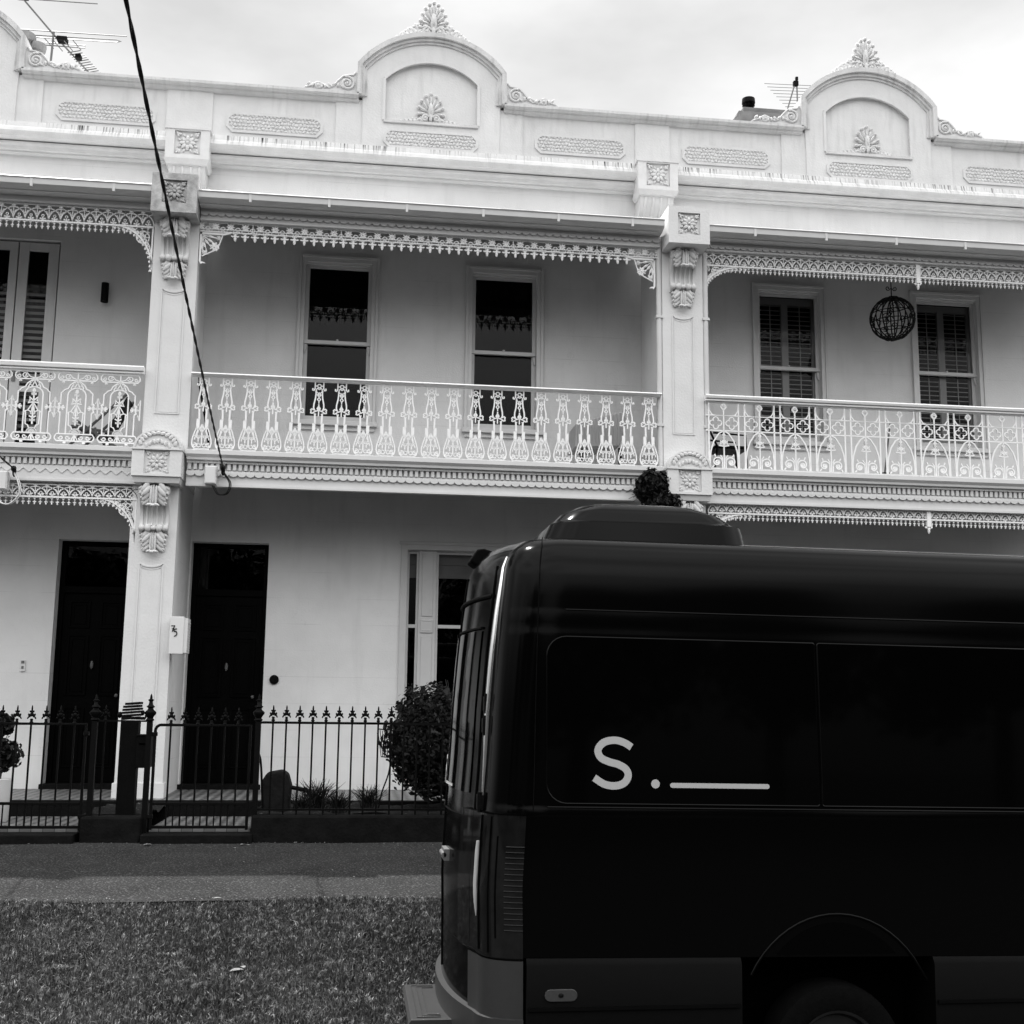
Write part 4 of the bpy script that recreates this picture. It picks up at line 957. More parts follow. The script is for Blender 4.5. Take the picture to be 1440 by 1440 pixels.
# door bell, intercom
def wallthing(name, build, m, label, cat, **k):
    b = MB(); build(b); o = b.build(name, m, smooth=45); return tag(o, label, cat)
wallthing('door_bell', lambda b: (b.tube([(-.93, YW, 1.515), (-.93, YW-.02, 1.515)], .055, 18), b.tube([(-.93, YW-.02, 1.515), (-.93, YW-.035, 1.515)], .035, 14), b.blob((-.93, YW-.038, 1.515), (.012, .01, .012))), M['iron'], 'round black bell push on the wall right of the middle door', 'door bell')
o = wallthing('intercom', lambda b: b.box(-3.80, -3.745, YW-.02, YW, 1.57, 1.70), M['white'], 'small pale intercom plate on the wall left of the panelled door', 'intercom')
b = MB(); b.box(-3.79, -3.755, YW-.024, YW-.02, 1.66, 1.69); b.box(-3.785, -3.76, YW-.024, YW-.02, 1.60, 1.63); b.build('button', M['galv'], o)
root = empty('wall_lamp', (-3.13, YW, 6.1)); tag(root, 'black cylinder wall lamp beside the upstairs french doors', 'lamp')
b = MB(); b.tube([(-3.13, YW-.08, 6.0), (-3.13, YW-.08, 6.235)], .045, 16); b.build('lamp_shade', M['iron'], root, smooth=50)
b = MB(); b.box(-3.155, -3.105, YW-.045, YW, 6.08, 6.16); b.build('wall_plate', M['iron'], root)
# number box
root = empty('number_box', (-1.82, 13.1, 1.7)); tag(root, 'white meter box with house number 75 fixed to the pillar side', 'box')
b = MB(); b.box(-1.947, -1.80, 13.17, 13.27, 1.74, 2.135); b.build('box_case', M['white'], root, bevel=.006)
b = MB(); b.box(-1.80, -1.765, 13.19, 13.40, 1.755, 2.12)
for i in range(12): b.box(-1.765, -1.760, 13.20, 13.39, 1.78+i*.026, 1.79+i*.026)
b.build('vented_side', M['white'], root)
b = MB(); b.ribbon([(-1.93, 2.035), (-1.895, 2.04), (-1.917, 1.975)], .010, 13.162, 13.169); b.ribbon([(-1.922, 2.006), (-1.90, 2.008)], .006, 13.162, 13.169)
b.ribbon(spline([(-1.872, 2.005), (-1.894, 2.0), (-1.897, 1.978), (-1.876, 1.975), (-1.870, 1.945), (-1.897, 1.925)], 4), .009, 13.162, 13.169); b.build('number', M['iron'], root)
# junction boxes and cables
def jbox(x, z, label):
    root = empty('junction_box', (x, 13.2, z)); tag(root, label, 'junction box')
    b = MB(); b.box(x-.065, x+.06, 13.12, 13.234, z-.10, z+.10); b.build('case', M['white'], root, bevel=.008)
    b = MB(); b.box(x-.055, x+.05, 13.112, 13.119, z-.09, z+.09); b.build('cover', M['white'], root, bevel=.003)
jbox(-1.60, 3.665, 'white junction box on the middle house fascia'); jbox(-3.755, 3.53, 'white junction box on the left house fascia by the frame edge')
def cable(p0, p1, sag, label, loops):
    root = empty('overhead_cable', p0); tag(root, label, 'cable', 'overhead service cables')
    n = 260; A, B = Vector(p0), Vector(p1); tw = (A-B).length/.55
    for k in (0, 1):
        pts = []
        for i in range(n+1):
            t = i/n; c = A.lerp(B, t); c.z -= sag*4*t*(1-t)
            a = 2*math.pi*tw*t+k*math.pi; rr = .0048
            pts.append((c.x+rr*math.cos(a), c.y, c.z+rr*math.sin(a)))
        b = MB(); b.tube(pts, .0062, 6); b.build('cable_strand', M['cable'], root, smooth=60)
    b = MB(); x, y, z = p0
    b.tube([(x, y, z), (x, y+.02, z-.05), (x+.01, y+.03, z-.07)], .022, 8); b.blob((x, y-.02, z), (.03, .04, .035)); b.build('anchor', M['cable'], root, smooth=60)
    b = MB(); b.tube(spline(loops, 6), .008, 6); b.tube([(q[0]+.015, q[1]+.01, q[2]) for q in spline(loops, 6)], .006, 6); b.build('cable_tail', M['white'] if 'left' in label else M['cable'], root, smooth=60)
cable((-1.475, 13.14, 3.745), (-.50, -6.0, 5.27), .22, 'twisted black cable running down to the middle house balcony', [(-1.475, 13.14, 3.70), (-1.40, 13.14, 3.58), (-1.43, 13.14, 3.47), (-1.52, 13.14, 3.46), (-1.58, 13.14, 3.55)])
cable((-3.635, 13.14, 3.655), (-2.0, -6.0, 3.95), .2, 'twisted black cable ending at the left house balcony', [(-3.635, 13.14, 3.62), (-3.58, 13.13, 3.50), (-3.57, 13.13, 3.38), (-3.66, 13.13, 3.28), (-3.76, 13.13, 3.30), (-3.79, 13.13, 3.40)])
# ------------------------------------------------------------------ fences, gates, garden
def picket(b, x, y, z0, zr, zt, big=1.0):
    b.tube([(x, y, z0), (x, y, zr)], .0095, 6)
    r = .9*big
    b.lathe([(.010, zr), (.020*r, zr+.012), (.012*r, zr+.024), (.016*r, zr+.035), (.010, zr+.046)], x, y, 8)
    H = zt-zr
    b.blob((x, y, zr+H*.52), (.020*r, .012, .022*r)); 
    for s2 in (-1, 1):
        b.blob((x+s2*.024*r, y, zr+H*.46), (.012*r, .010, .022*r), s2*.5, 7, 5); b.blob((x+s2*.034*r, y, zr+H*.34), (.008*r, .010, .018*r), -s2*.5, 6, 4)
        b.blob((x+s2*.014*r, y, zr+H*.68), (.010*r, .009, .012*r), s2*.6, 6, 4)
    b.blob((x, y, zr+H*.80), (.009*r, .009, H*.24))
def post(root, x, y, z0, zr, zt, name='fence_post'):
    b = MB(); b.box(x-.024, x+.024, y-.024, y+.024, z0, zr)
    H = zt-zr
    b.lathe([(.024, zr), (.040, zr+H*.05), (.026, zr+H*.12), (.034, zr+H*.18), (.052, zr+H*.28), (.052, zr+H*.34), (.028, zr+H*.42), (.022, zr+H*.48), (.040, zr+H*.53), (.020, zr+H*.60), (.016, zr+H*.72), (.028, zr+H*.77), (.012, zr+H*.82), (.010, zr+H*.92), (.002, zt)], x, y, 12)
    return b.build(name, M['iron'], root, smooth=45)
def pickets(root, xs, y, z0, zr, zt, name='picket'):
    b = MB(); picket(b, 0, 0, z0, zr, zt); o = b.build(name, M['iron'], root, smooth=50); o.location = (xs[0], y, 0)
    for x in xs[1:]: copyto(o, x-xs[0], 0, 0, root)
# right hand fence
fr = empty('iron_fence', (1, YF, 0)); tag(fr, 'long black iron picket fence on a stone plinth, right of the middle gate', 'fence', 'black iron fences along the footpath')
b = MB(); b.box(-.875, 3.5, YF-.12, YF+.12, -.06, .235); b.build('plinth', M['bluestone'], fr, bevel=.02)
b = MB(); b.box(-.86, 3.5, YF-.016, YF+.016, 1.05, 1.072); b.box(-.86, 3.5, YF-.014, YF+.014, .27, .29); b.build('rail', M['iron'], fr)
pickets(fr, [-.725+.1205*i for i in range(35)], YF, .235, 1.07, 1.215); post(fr, -.858, YF, .05, 1.07, 1.32)
# stub between the gates
fs = empty('iron_fence', (-2.1, YF, 0)); tag(fs, 'short black fence stub on a stone plinth between the two gates', 'fence', 'black iron fences along the footpath')
b = MB(); b.box(-2.36, -1.84, YF-.12, YF+.12, -.06, .225); b.build('plinth', M['bluestone'], fs, bevel=.02)
b = MB(); b.box(-2.34, -1.84, YF-.012, YF+.012, 1.055, 1.07); b.build('rail', M['iron'], fs)
pickets(fs, [-2.22], YF, .225, 1.06, 1.2); post(fs, -2.31, YF, .05, 1.06, 1.30); post(fs, -1.828, YF, .05, 1.06, 1.31)
def gate(x0, x1, xs, label, hinge):
    g = empty('garden_gate', ((x0+x1)/2, YF, 0)); tag(g, label, 'gate', 'iron garden gates'); y = YF
    b = MB(); rr = .05
    b.ribbon([(x0, .10), (x0, 1.03-rr)]+[(x0+rr-rr*math.cos(R(a)), 1.03-rr+rr*math.sin(R(a))) for a in (20, 45, 70)]+[(x0+rr, 1.03), (x1, 1.03), (x1, .10)], .026, y-.013, y+.013)
    for z in (.125, .33): b.box(x0+.013, x1-.013, y-.011, y+.011, z-.013, z+.013)
    hx = x0-.02 if hinge < 0 else x1+.02
    for z in (.93, .2): b.box(min(hx, hx+hinge*-.03)-.01, max(hx, hx-hinge*.03)+.01, y-.02, y+.02, z, z+.035)
    b.build('gate_frame', M['iron'], g, bevel=.004)
    b = MB(); picket(b, 0, 0, .33, 1.03, 1.19); b.tube([(0, 0, .12), (0, 0, .34)], .009, 6)
    o = b.build('picket', M['iron'], g, smooth=50); o.location = (xs[0], y, 0)
    for x in xs[1:]: copyto(o, x-xs[0], 0, 0, g)
    b = MB(); b.tube([(0, 0, .12), (0, 0, .33)], .007, 6); o = b.build('dog_bar', M['iron'], g); o.location = (xs[0]+.06, y, 0)
    for x in xs[1:-1]: copyto(o, x-xs[0], 0, 0, g)
gate(-1.775, -.925, [-1.64+.1205*i for i in range(6)], 'black iron gate in front of the middle door', -1)
gate(-3.36, -2.385, [-3.24+.1255*i for i in range(7)], 'black iron gate in front of the left door', 1)
fl = empty('iron_fence', (-4, YF, 0)); tag(fl, 'black iron fence left of the left gate at the frame edge', 'fence', 'black iron fences along the footpath')
b = MB(); b.box(-6, -3.44, YF-.12, YF+.12, -.06, .235); b.build('plinth', M['bluestone'], fl, bevel=.02)
b = MB(); b.box(-6, -3.44, YF-.012, YF+.012, 1.05, 1.07); b.build('rail', M['iron'], fl); pickets(fl, [-3.6-.12*i for i in range(14)], YF, .235, 1.07, 1.2); post(fl, -3.44, YF, .05, 1.07, 1.31)
# black letterbox post with papers on top
bp = empty('letterbox_post', (-2.03, 11.72, 0)); tag(bp, 'thick black post carrying a letterbox between the two gates', 'letterbox')
b = MB(); b.box(-2.115, -1.955, 11.66, 11.80, .2, 1.06); b.build('post', M['iron'], bp, bevel=.006)
b = MB(); b.box(-1.953, -1.835, 11.60, 11.80, .64, .93); b.box(-1.955, -1.832, 11.59, 11.81, .925, .94); b.build('letterbox_case', M['iron'], bp, bevel=.004)
b = MB(); b.box(-1.93, -1.86, 11.592, 11.60, .85, .865); b.build('slot', M['black'], bp)
pb = empty('brick_stack', (-2.03, 11.7, 1.06)); tag(pb, 'tilted dark ribbed bundle lying on top of the black post', 'bundle')
b = MB()
for i in range(6):
    a = .10+random.uniform(-.03, .03); w2 = .085-.006*abs(i-2); z = 1.075+i*.027; c = -2.035+random.uniform(-.008, .008)+.004*i
    dx, dz = math.cos(a)*w2, math.sin(a)*w2
    b.add([(c-dx, 11.64, z-dz), (c+dx, 11.64, z+dz), (c+dx, 11.82, z+dz), (c-dx, 11.82, z-dz), (c-dx, 11.64, z-dz+.021), (c+dx, 11.64, z+dz+.021), (c+dx, 11.82, z+dz+.021), (c-dx, 11.82, z-dz+.021)], [(0,3,2,1),(4,5,6,7),(0,1,5,4),(1,2,6,5),(2,3,7,6),(3,0,4,7)])
pb.name = 'slate_bundle'; b.build('slates', M['bluestone'], pb, bevel=.003)
b = MB(); b.tube([(-2.11, 11.66, 1.09), (-1.90, 11.66, 1.085), (-1.90, 11.72, 1.11)], .014, 7); b.blob((-2.13, 11.68, 1.115), (.022, .03, .03)); b.blob((-1.925, 11.68, 1.135), (.018, .03, .026)); b.build('strap', M['iron'], pb, smooth=60)
# planting
def leaves(b, n, cen, rad, size, seed=1, shell=.55, flat=1.0):
    r = np.random.default_rng(seed)
    for _ in range(n):
        d = r.normal(size=3); d /= np.linalg.norm(d); q = (shell+(1-shell)*r.random()) if r.random() < .8 else r.random()
        lump = 1+.09*math.sin(d[0]*7+seed)+.08*math.sin(d[2]*9+d[1]*5)+.05*math.sin(d[0]*17+d[2]*13)+(.12*r.random() if r.random() < .04 else 0)
        c = np.array(cen)+d*np.array(rad)*q*lump
        a = r.normal(size=3); a /= np.linalg.norm(a); u = np.cross(a, d); u /= (np.linalg.norm(u)+1e-6); v = np.cross(u, a)*.5; s = size*(.6+.8*r.random())
        n0 = len(b.v); b.v.extend([tuple(c-u*s), tuple(c+v*s-u*s*.2), tuple(c+u*s), tuple(c-v*s-u*s*.2)]); b.f.append((n0, n0+1, n0+2, n0+3))
def shrub(name, cen, rad, n, size, label, cat, stems, seed):
    root = empty(name, (cen[0], cen[1], .22)); tag(root, label, cat)
    b = MB(); leaves(b, n, cen, rad, size, seed); b.build('foliage', M['leafmat'], root)
    b = MB()
    for s in range(stems):
        a = 2*math.pi*s/stems; b.tube([(cen[0]+.05*math.cos(a), cen[1]+.05*math.sin(a), .18), (cen[0]+rad[0]*.3*math.cos(a), cen[1]+rad[1]*.3*math.sin(a), cen[2]-rad[2]*.4), (cen[0]+rad[0]*.5*math.cos(a), cen[1]+rad[1]*.5*math.sin(a), cen[2]+rad[2]*.3)], [.022, .015, .006], 6)
    for s in range(26):
        a = random.uniform(0, 3.1); e = random.uniform(0, 6.28); d = (math.sin(a)*math.cos(e), math.sin(a)*math.sin(e), abs(math.cos(a)))
        b.tube([tuple(cen[i]+d[i]*rad[i]*.6 for i in range(3)), tuple(cen[i]+d[i]*rad[i]*random.uniform(1.08, 1.2) for i in range(3))], [.005, .002], 4)
    b.build('stem', M['bark'], root)
    return root
shrub('round_shrub', (1.06, 12.32, .86), (.80, .60, .58), 30000, .026, 'big clipped dark round shrub behind the fence beside the van', 'shrub', 6, 5)
ov = empty('ivy_clump', (3.30, 13.3, 3.65)); tag(ov, 'dark leafy clump growing from the balcony edge beside the right pillar', 'plant')
b = MB(); leaves(b, 3200, (3.28, 13.12, 3.66), (.20, .16, .24), .030, 9, .3); leaves(b, 1500, (3.40, 13.02, 3.50), (.20, .12, .12), .028, 10, .2); b.build('foliage', M['leafmat'], ov)
b = MB(); b.tube([(3.40, 13.28, 3.5), (3.33, 13.18, 3.62), (3.24, 13.12, 3.75)], .010, 5)
for i in range(12): b.tube([(3.28, 13.12, 3.7), (3.28+random.uniform(-.34, -.05), 13.1, 3.7+random.uniform(-.22, .18))], .003, 4)
b.build('stem', M['bark'], ov)
def tuft(x, y, h, n, label, seed):
    r = np.random.default_rng(seed); b = MB(); root = empty('grass_tuft', (x, y, .22)); tag(root, label, 'plant', 'strappy tufts in the garden bed')
    for _ in range(n):
        a = r.uniform(0, 2*math.pi); l = h*(.6+.5*r.random()); s = r.uniform(.2, .8)*l; x0 = x+r.normal()*.03; y0 = y+r.normal()*.03
        pts = [(x0+math.cos(a)*s*t**1.6, y0+math.sin(a)*s*t**1.6, .2+l*(t-.35*t*t*s/l)) for t in (0, .35, .7, 1)]
        b.tube(pts, [.004, .004, .003, .001], 3, False)
    b.build('leaf_blades', M['leafmat'], root)
tuft(-.32, 12.1, .34, 160, 'tall grassy tuft between the rock and the shrub', 1); tuft(-.12, 12.0, .24, 120, 'low grassy tuft nearest the fence beside the rock', 2)
tuft(.18, 12.2, .28, 110, 'small grassy tuft left of the round shrub', 3); tuft(-.46, 11.95, .22, 90, 'small tuft right beside the dark rock', 4)
# rock
b = MB(); b.prism([(-.83, .18), (-.58, .18), (-.565, .45), (-.60, .565), (-.66, .60), (-.80, .575), (-.845, .50)], 12.05, 12.35); o = b.build('garden_rock', M['stone'], bevel=.02); tag(o, 'squarish dark upright rock in the garden bed behind the fence', 'rock')
hp = empty('garden_hose', (-.86, 12.1, .25)); tag(hp, 'thin black bent hose end rising beside the dark rock', 'hose')
b = MB(); b.tube(spline([(-.90, 12.0, .80), (-.86, 12.0, .70), (-.84, 12.0, .50), (-.82, 12.0, .24)], 5), .012, 6); b.tube(spline([(-.60, 12.2, .44), (-.50, 12.2, .42), (-.40, 12.2, .40), (-.38, 12.2, .38)], 4), .022, 6); b.build('pipe', M['iron'], hp, smooth=60)
# wire basket
wb = empty('wire_basket', (.33, 12.0, .9)); tag(wb, 'black wire basket on a thin bent leg against the round shrub', 'basket'); b = MB()
for i in range(9): b.tube([(.245+.022*i, 11.9, 1.0-.006*i), (.285+.016*i, 11.95, .74-.004*i)], .0035, 4)
b.tube([(.24, 11.9, 1.005), (.46, 11.9, .985)], .006, 5); b.tube([(.285, 11.95, .74), (.43, 11.95, .73)], .005, 5); b.build('basket_wires', M['iron'], wb)
b = MB(); b.tube(spline([(.38, 11.95, .74), (.36, 11.95, .58), (.30, 11.95, .40), (.27, 11.95, .24)], 4), .008, 6); b.build('leg', M['iron'], wb)
# potted plant at left edge
pp = empty('potted_plant', (-3.36, 12.2, .1)); tag(pp, 'dark leafy plant in a tall white pot behind the left gate', 'potted plant')
b = MB(); b.lathe([(.085, .10), (.10, .12), (.115, .42), (.125, .50), (.11, .505), (.10, .47)], -3.30, 12.25, 16); b.build('pot', M['white'], pp, smooth=50)
b = MB(); leaves(b, 1400, (-3.27, 12.25, .72), (.15, .14, .15), .026, 21, .3); leaves(b, 900, (-3.32, 12.25, 1.0), (.12, .12, .13), .026, 22, .3); b.build('foliage', M['leafmat'], pp)
b = MB(); b.tube([(-3.30, 12.25, .45), (-3.29, 12.25, .7), (-3.32, 12.25, 1.0)], .012, 6); b.build('stem', M['bark'], pp)
# leaf litter
leaf(-.63, 7.62, bankz(7.62)+.035, .085, .4, 'large pale curled leaf in the middle of the grass')
leaf(-.60, 7.68, bankz(7.68)+.03, .05, 1.9, 'small pale leaf touching the large curled one on the grass')
#leaf(.26, 8.50, bankz(8.5)+.035, .035, 1.4, 'small bright leaf on the grass nearest the van')
#leaf(-1.52, 7.45, bankz(7.45)+.03, .06, .1, 'brownish leaf low at the left of the grass')
leaf(-.88, 8.79, -.095, .06, .2, 'thin pale leaf on the edge between grass and path')
leaf(-1.74, 11.2, .0, .08, .3, 'pale leaf on the path by the middle gate post')
leaf(-.93, 11.22, .0, .05, .9, 'bright leaf at the foot of the right gate post'); leaf(-.98, 11.05, -.01, .035, 2.1, 'tiny leaf on the path before the right gate post'); leaf(-.88, 11.18, 0.0, .04, 2.6, 'bright scrap of leaf against the plinth corner')
# ------------------------------------------------------------------ balcony things
# wire ball
ws = empty('wire_ball', (6.46, 13.65, 6.02)); tag(ws, 'round black wire ball hanging from the right balcony ceiling', 'hanging ornament')
b = MB(); r = .268; c = (6.46, 13.65, 6.02); rg = np.random.default_rng(4)
for i in range(9):
    a = math.pi*i/9; b.tube([(c[0]+r*math.cos(a)*math.sin(t), c[1]+r*math.sin(a)*math.sin(t), c[2]+r*math.cos(t)) for t in np.linspace(0, 2*math.pi, 26)], .008, 5, False)
for zz in (-.6, -.2, .2, .6):
    q = math.sqrt(1-zz*zz)*r; b.tube([(c[0]+q*math.cos(t), c[1]+q*math.sin(t), c[2]+zz*r) for t in np.linspace(0, 2*math.pi, 26)], .006, 5, False)
for _ in range(60):
    d = rg.normal(size=3); d /= np.linalg.norm(d); u = np.cross(d, rg.normal(size=3)); u /= np.linalg.norm(u); v = np.cross(d, u); p = np.array(c)+d*r*1.01; s = .045
    b.tube([tuple(p+u*s*math.cos(t)*(1-t/9)+v*s*math.sin(t)*(1-t/9)) for t in np.linspace(0, 6.5, 10)], .006, 4, False)
b.build('wire_cage', M['iron'], ws)
b = MB(); b.tube([(c[0], c[1], c[2]+r), (c[0], c[1], 6.70)], .007, 6)
for s2 in (-1, 1): b.tube([(c[0]+s2*p[0], c[1], p[1]) for p in spiral(.045, 6.41, .032, .008, 180, 1.2, 14)], .006, 5)
b.build('hook', M['iron'], ws)
# deck chair left
def bars(name, segs, m, r_, root): 
    b = MB()
    for s in segs: b.tube(s, r_, 6)
    return b.build(name, m, root, smooth=60)
dc = empty('deck_chair', (-2.9, 13.9, 3.97)); tag(dc, 'dark folding deck chair on the left balcony behind the arched lace', 'chair')
for yy in (13.65, 14.05): bars('frame', [[(-3.28, yy, 3.97), (-2.62, yy, 4.66)], [(-3.15, yy, 4.32), (-2.6, yy, 3.97)], [(-3.2, yy, 4.26), (-2.75, yy, 4.20)], [(-2.95, yy, 4.25), (-2.92, yy, 4.13)], [(-3.2, 13.65, 4.26), (-3.2, 14.05, 4.26)]], M['wood'], .016, dc)
b = MB(); b.add([(-3.18, 13.67, 4.28), (-3.18, 14.03, 4.28), (-2.85, 14.03, 4.16), (-2.85, 13.67, 4.16), (-2.62, 13.67, 4.62), (-2.62, 14.03, 4.62)], [(0, 1, 2, 3), (3, 2, 5, 4)]); o = b.build('slatted_seat', M['iron'], dc); so = o.modifiers.new('t', 'SOLIDIFY'); so.thickness = .012
# covered table right end of middle balcony
tb = empty('outdoor_table', (2.85, 13.95, 3.97)); tag(tb, 'table under a grey sloping cover at the right end of the middle balcony', 'table')
b = MB(); b.prism([(2.50, 4.27), (3.04, 4.30), (3.14, 4.62), (3.06, 4.72), (2.52, 4.56)], 13.75, 14.25); b.build('table_cover', M['blind'], tb, bevel=.01)
b = MB()
for i in range(14): b.tube([(2.54+i*.042, 13.74, 4.56+.012*i), (2.54+i*.042, 13.74, 4.32)], .006, 4)
b.build('cover_pleats', M['blind'], tb)
for x in (2.58, 3.05):
    b = MB(); b.box(x, x+.04, 13.85, 13.89, 3.97, 4.3); b.build('leg', M['iron'], tb)
cu = empty('closed_umbrella', (-1.9, 13.8, 3.97)); tag(cu, 'thin dark closed umbrella leaning in the left corner of the middle balcony', 'umbrella')
b = MB(); b.tube([(-1.86, 13.75, 4.85), (-1.74, 13.75, 4.3), (-1.70, 13.75, 3.98)], [.012, .016, .010], 8); b.build('canopy', M['iron'], cu, smooth=60)
b = MB(); b.tube([(-1.87, 13.75, 4.92), (-1.86, 13.75, 4.85)], .008, 6); b.build('handle', M['wood'], cu)
bt = empty('balcony_chair', (4.4, 13.9, 3.97)); tag(bt, 'dark garden chair behind the pointed arches at the left of the right balcony', 'chair')
bars('frame', [[(4.12, 13.8, 4.62), (4.25, 13.8, 4.35), (4.2, 13.8, 3.97)], [(4.12, 14.2, 4.62), (4.25, 14.2, 4.35), (4.2, 14.2, 3.97)], [(4.62, 13.8, 3.97), (4.6, 13.8, 4.5), (4.2, 13.8, 4.52)], [(4.62, 14.2, 3.97), (4.6, 14.2, 4.5), (4.2, 14.2, 4.52)]], M['iron'], .014, bt)
b = MB(); b.box(4.22, 4.64, 13.8, 14.2, 4.33, 4.37); b.build('seat', M['iron'], bt, bevel=.01); b = MB()
for i in range(6): b.box(4.10, 4.13, 13.82+.065*i, 13.86+.065*i, 4.37, 4.66)
b.build('backrest', M['iron'], bt)
bp2 = empty('broom', (6.35, 13.9, 3.97)); tag(bp2, 'thin dark broom leaning in the middle of the right balcony', 'broom')
b = MB(); b.tube([(6.40, 13.7, 4.70), (6.26, 13.6, 4.05)], .010, 6); b.build('handle', M['wood'], bp2); b = MB(); b.box(6.20, 6.31, 13.56, 13.64, 3.97, 4.06); b.build('bristles', M['iron'], bp2)
# ------------------------------------------------------------------ roof things
an = empty('tv_antenna', (-4.66, 17, 9.0)); tag(an, 'large dark television antenna with slanting boom above the left roof', 'antenna', 'television antennas')
bars('mast', [[(-4.67, 17, 9.0), (-4.63, 17, 10.86)]], M['galv'], .016, an)
bars('boom', [[(-4.97, 16.6, 11.10), (-4.64, 17.0, 10.83), (-4.16, 17.6, 10.50)]], M['galv'], .013, an)
el = [[(-5.45, 16.6, 11.10), (-3.95, 16.6, 11.12)], [(-5.1, 17, 10.86), (-3.60, 17, 10.88)], [(-5.0, 17.03, 10.80), (-3.75, 17.03, 10.83), (-3.68, 17.03, 10.81), (-3.75, 17.03, 10.79), (-5.0, 17.03, 10.77)], [(-4.80, 17.1, 10.74), (-4.2, 17.1, 10.74), (-4.2, 17.1, 10.70), (-4.80, 17.1, 10.70), (-4.80, 17.1, 10.74)]]
for i in range(11): t = i/10; x = -4.42+.24*t; z = 10.69-.17*t; el.append([(x-.06, 17.25+.3*t, z), (x+.12, 17.25+.3*t, z+.05)])
for x_, z_ in ((-4.75, 10.75), (-4.62, 10.72), (-4.48, 10.74), (-4.36, 10.76)): el.append([(x_, 17.0, z_), (x_+.08, 17.2, z_-.04)])
bars('elements', el, M['galv'], .0075, an)
b = MB(); b.box(-4.58, -4.44, 16.98, 17.1, 10.74, 10.80); b.box(-4.36, -4.28, 17.2, 17.3, 10.60, 10.66); b.box(-5.05, -4.9, 16.58, 16.62, 11.09, 11.12); b.build('clamp', M['iron'], an)
a2 = empty('tv_antenna', (7.0, 18, 9)); tag(a2, 'small pale antenna with a thin grid beside the right pediment', 'antenna', 'television antennas')
bars('mast', [[(7.02, 18, 9.0), (7.01, 18, 11.62)], [(6.80, 18, 10.95), (6.98, 18, 11.55)], [(6.80, 18, 10.95), (6.80, 18, 9.0)]], M['galv'], .012, a2)
bars('elements', [[(6.45+.05*i, 18, 11.50-.055*i), (7.65-.06*i, 18, 11.54-.055*i)] for i in range(9)], M['galv'], .0045, a2)
b = MB(); b.box(6.95, 7.03, 17.97, 18.03, 11.50, 11.58); b.box(6.99, 7.03, 17.98, 18.02, 11.60, 11.66); b.build('clamp', M['iron'], a2)
ch = empty('chimney', (6.0, 17, 8.5)); tag(ch, 'low grey moulded chimney with a black cowl left of the right pediment', 'chimney', 'chimneys above the parapet')
b = MB(); b.box(5.66, 6.5, 16.9, 17.6, 8.0, 10.30); b.taper(5.60, 6.55, 16.8, 17.6, 10.22, 10.34, .05, .05); b.box(5.70, 6.45, 16.88, 17.6, 10.34, 10.45); b.build('stack', M['chim'], ch, bevel=.01)
b = MB(); b.lathe([(.055, 10.45), (.06, 10.50), (.095, 10.53), (.06, 10.55), (.10, 10.585), (.065, 10.60), (.105, 10.625), (.10, 10.70), (.05, 10.72)], 5.86, 17.1, 14); b.build('cowl', M['iron'], ch, smooth=30)
bars('stay', [[(5.62, 16.9, 10.32), (5.30, 16.6, 9.9)]], M['galv'], .008, ch)
c1 = empty('chimney', (-4.85, 16.6, 9)); tag(c1, 'chimney with two leaning clay pots behind the left pediment', 'chimney', 'chimneys above the parapet')
b = MB(); b.box(-5.4, -4.72, 16.3, 16.9, 8.2, 10.12); b.build('stack', M['chim'], c1, bevel=.01)
for x, z, rr, t in ((-4.90, 10.42, .13, .10), (-4.72, 10.28, .10, .12)):
    b = MB(); b.lathe([(rr*.75, -.25), (rr*.8, .02), (rr, .04), (rr*1.05, .12), (rr*.95, .15), (rr*.8, .14)], 0, 0, 14); o = b.build('chimney_pot', M['clay'], c1, smooth=40); o.location = (x, 16.6, z); o.rotation_euler = (0, t, 0)
# ------------------------------------------------------------------ the van
VL = 6.9
def gx(z):   # rear corner position by height
    return float(np.interp(z, [-.5, .15, .35, .7, .95, 1.2, 1.5, 1.7, 1.95, 2.03, 2.09, 2.13], [.665, .655, .650, .667, .685, .696, .718, .737, .768, .80, .86, .97]))
def sy(z):   # inset of the side by height
    return float(np.interp(z, [-.5, .04, .30, .32, .70, .735, .745, 1.58, 1.60, 1.615, 1.70, 1.712, 1.73, 1.84, 1.93, 2.00, 2.052, 2.09, 2.112, 2.13], [.03, .0, .0, .0, .0, .003, .006, .022, .0225, .0245, .026, .0275, .028, .0315, .040, .062, .10, .160, .26, .48]))
Y0, Y1 = 6.0, 8.0
def outline(z, off=0.0, n=17):
    """plan curve from the near side round the back to the far side"""
    g = gx(z); s = sy(z); k = g-.696
    near = [(6.6, 0), (3.0, 0), (1.6, 0), (1.2, 0), (1.0, .0), (.885, .003), (.845, .010), (.80, .024), (.76, .045), (.73, .075), (.708, .115), (.697, .165), (.690, .20)]
    pts = [(x+(k if x < 1.5 else 0), Y0+s+y) for x, y in near]
    ya, yb = Y0+s+.20, Y1-s-.20; yc = 7.0
    for i in range(1, n):
        t = i/n; y = ya+(yb-ya)*t; u = (y-yc)/(yb-ya)*2
        pts.append((.690+k-.115*(1-abs(u)**2.2), y))
    pts += [(x+(k if x < 1.5 else 0), Y1-s-y) for x, y in reversed(near)]
    if off:
        P = []
        for i, p in enumerate(pts):
            a = pts[max(i-1, 0)]; c = pts[min(i+1, len(pts)-1)]; tx, ty = c[0]-a[0], c[1]-a[1]; l = math.hypot(tx, ty) or 1
            P.append((p[0]-ty/l*off, p[1]+tx/l*off))
        pts = P
    return pts
def zpitch(x): return -.009*(x-.9)
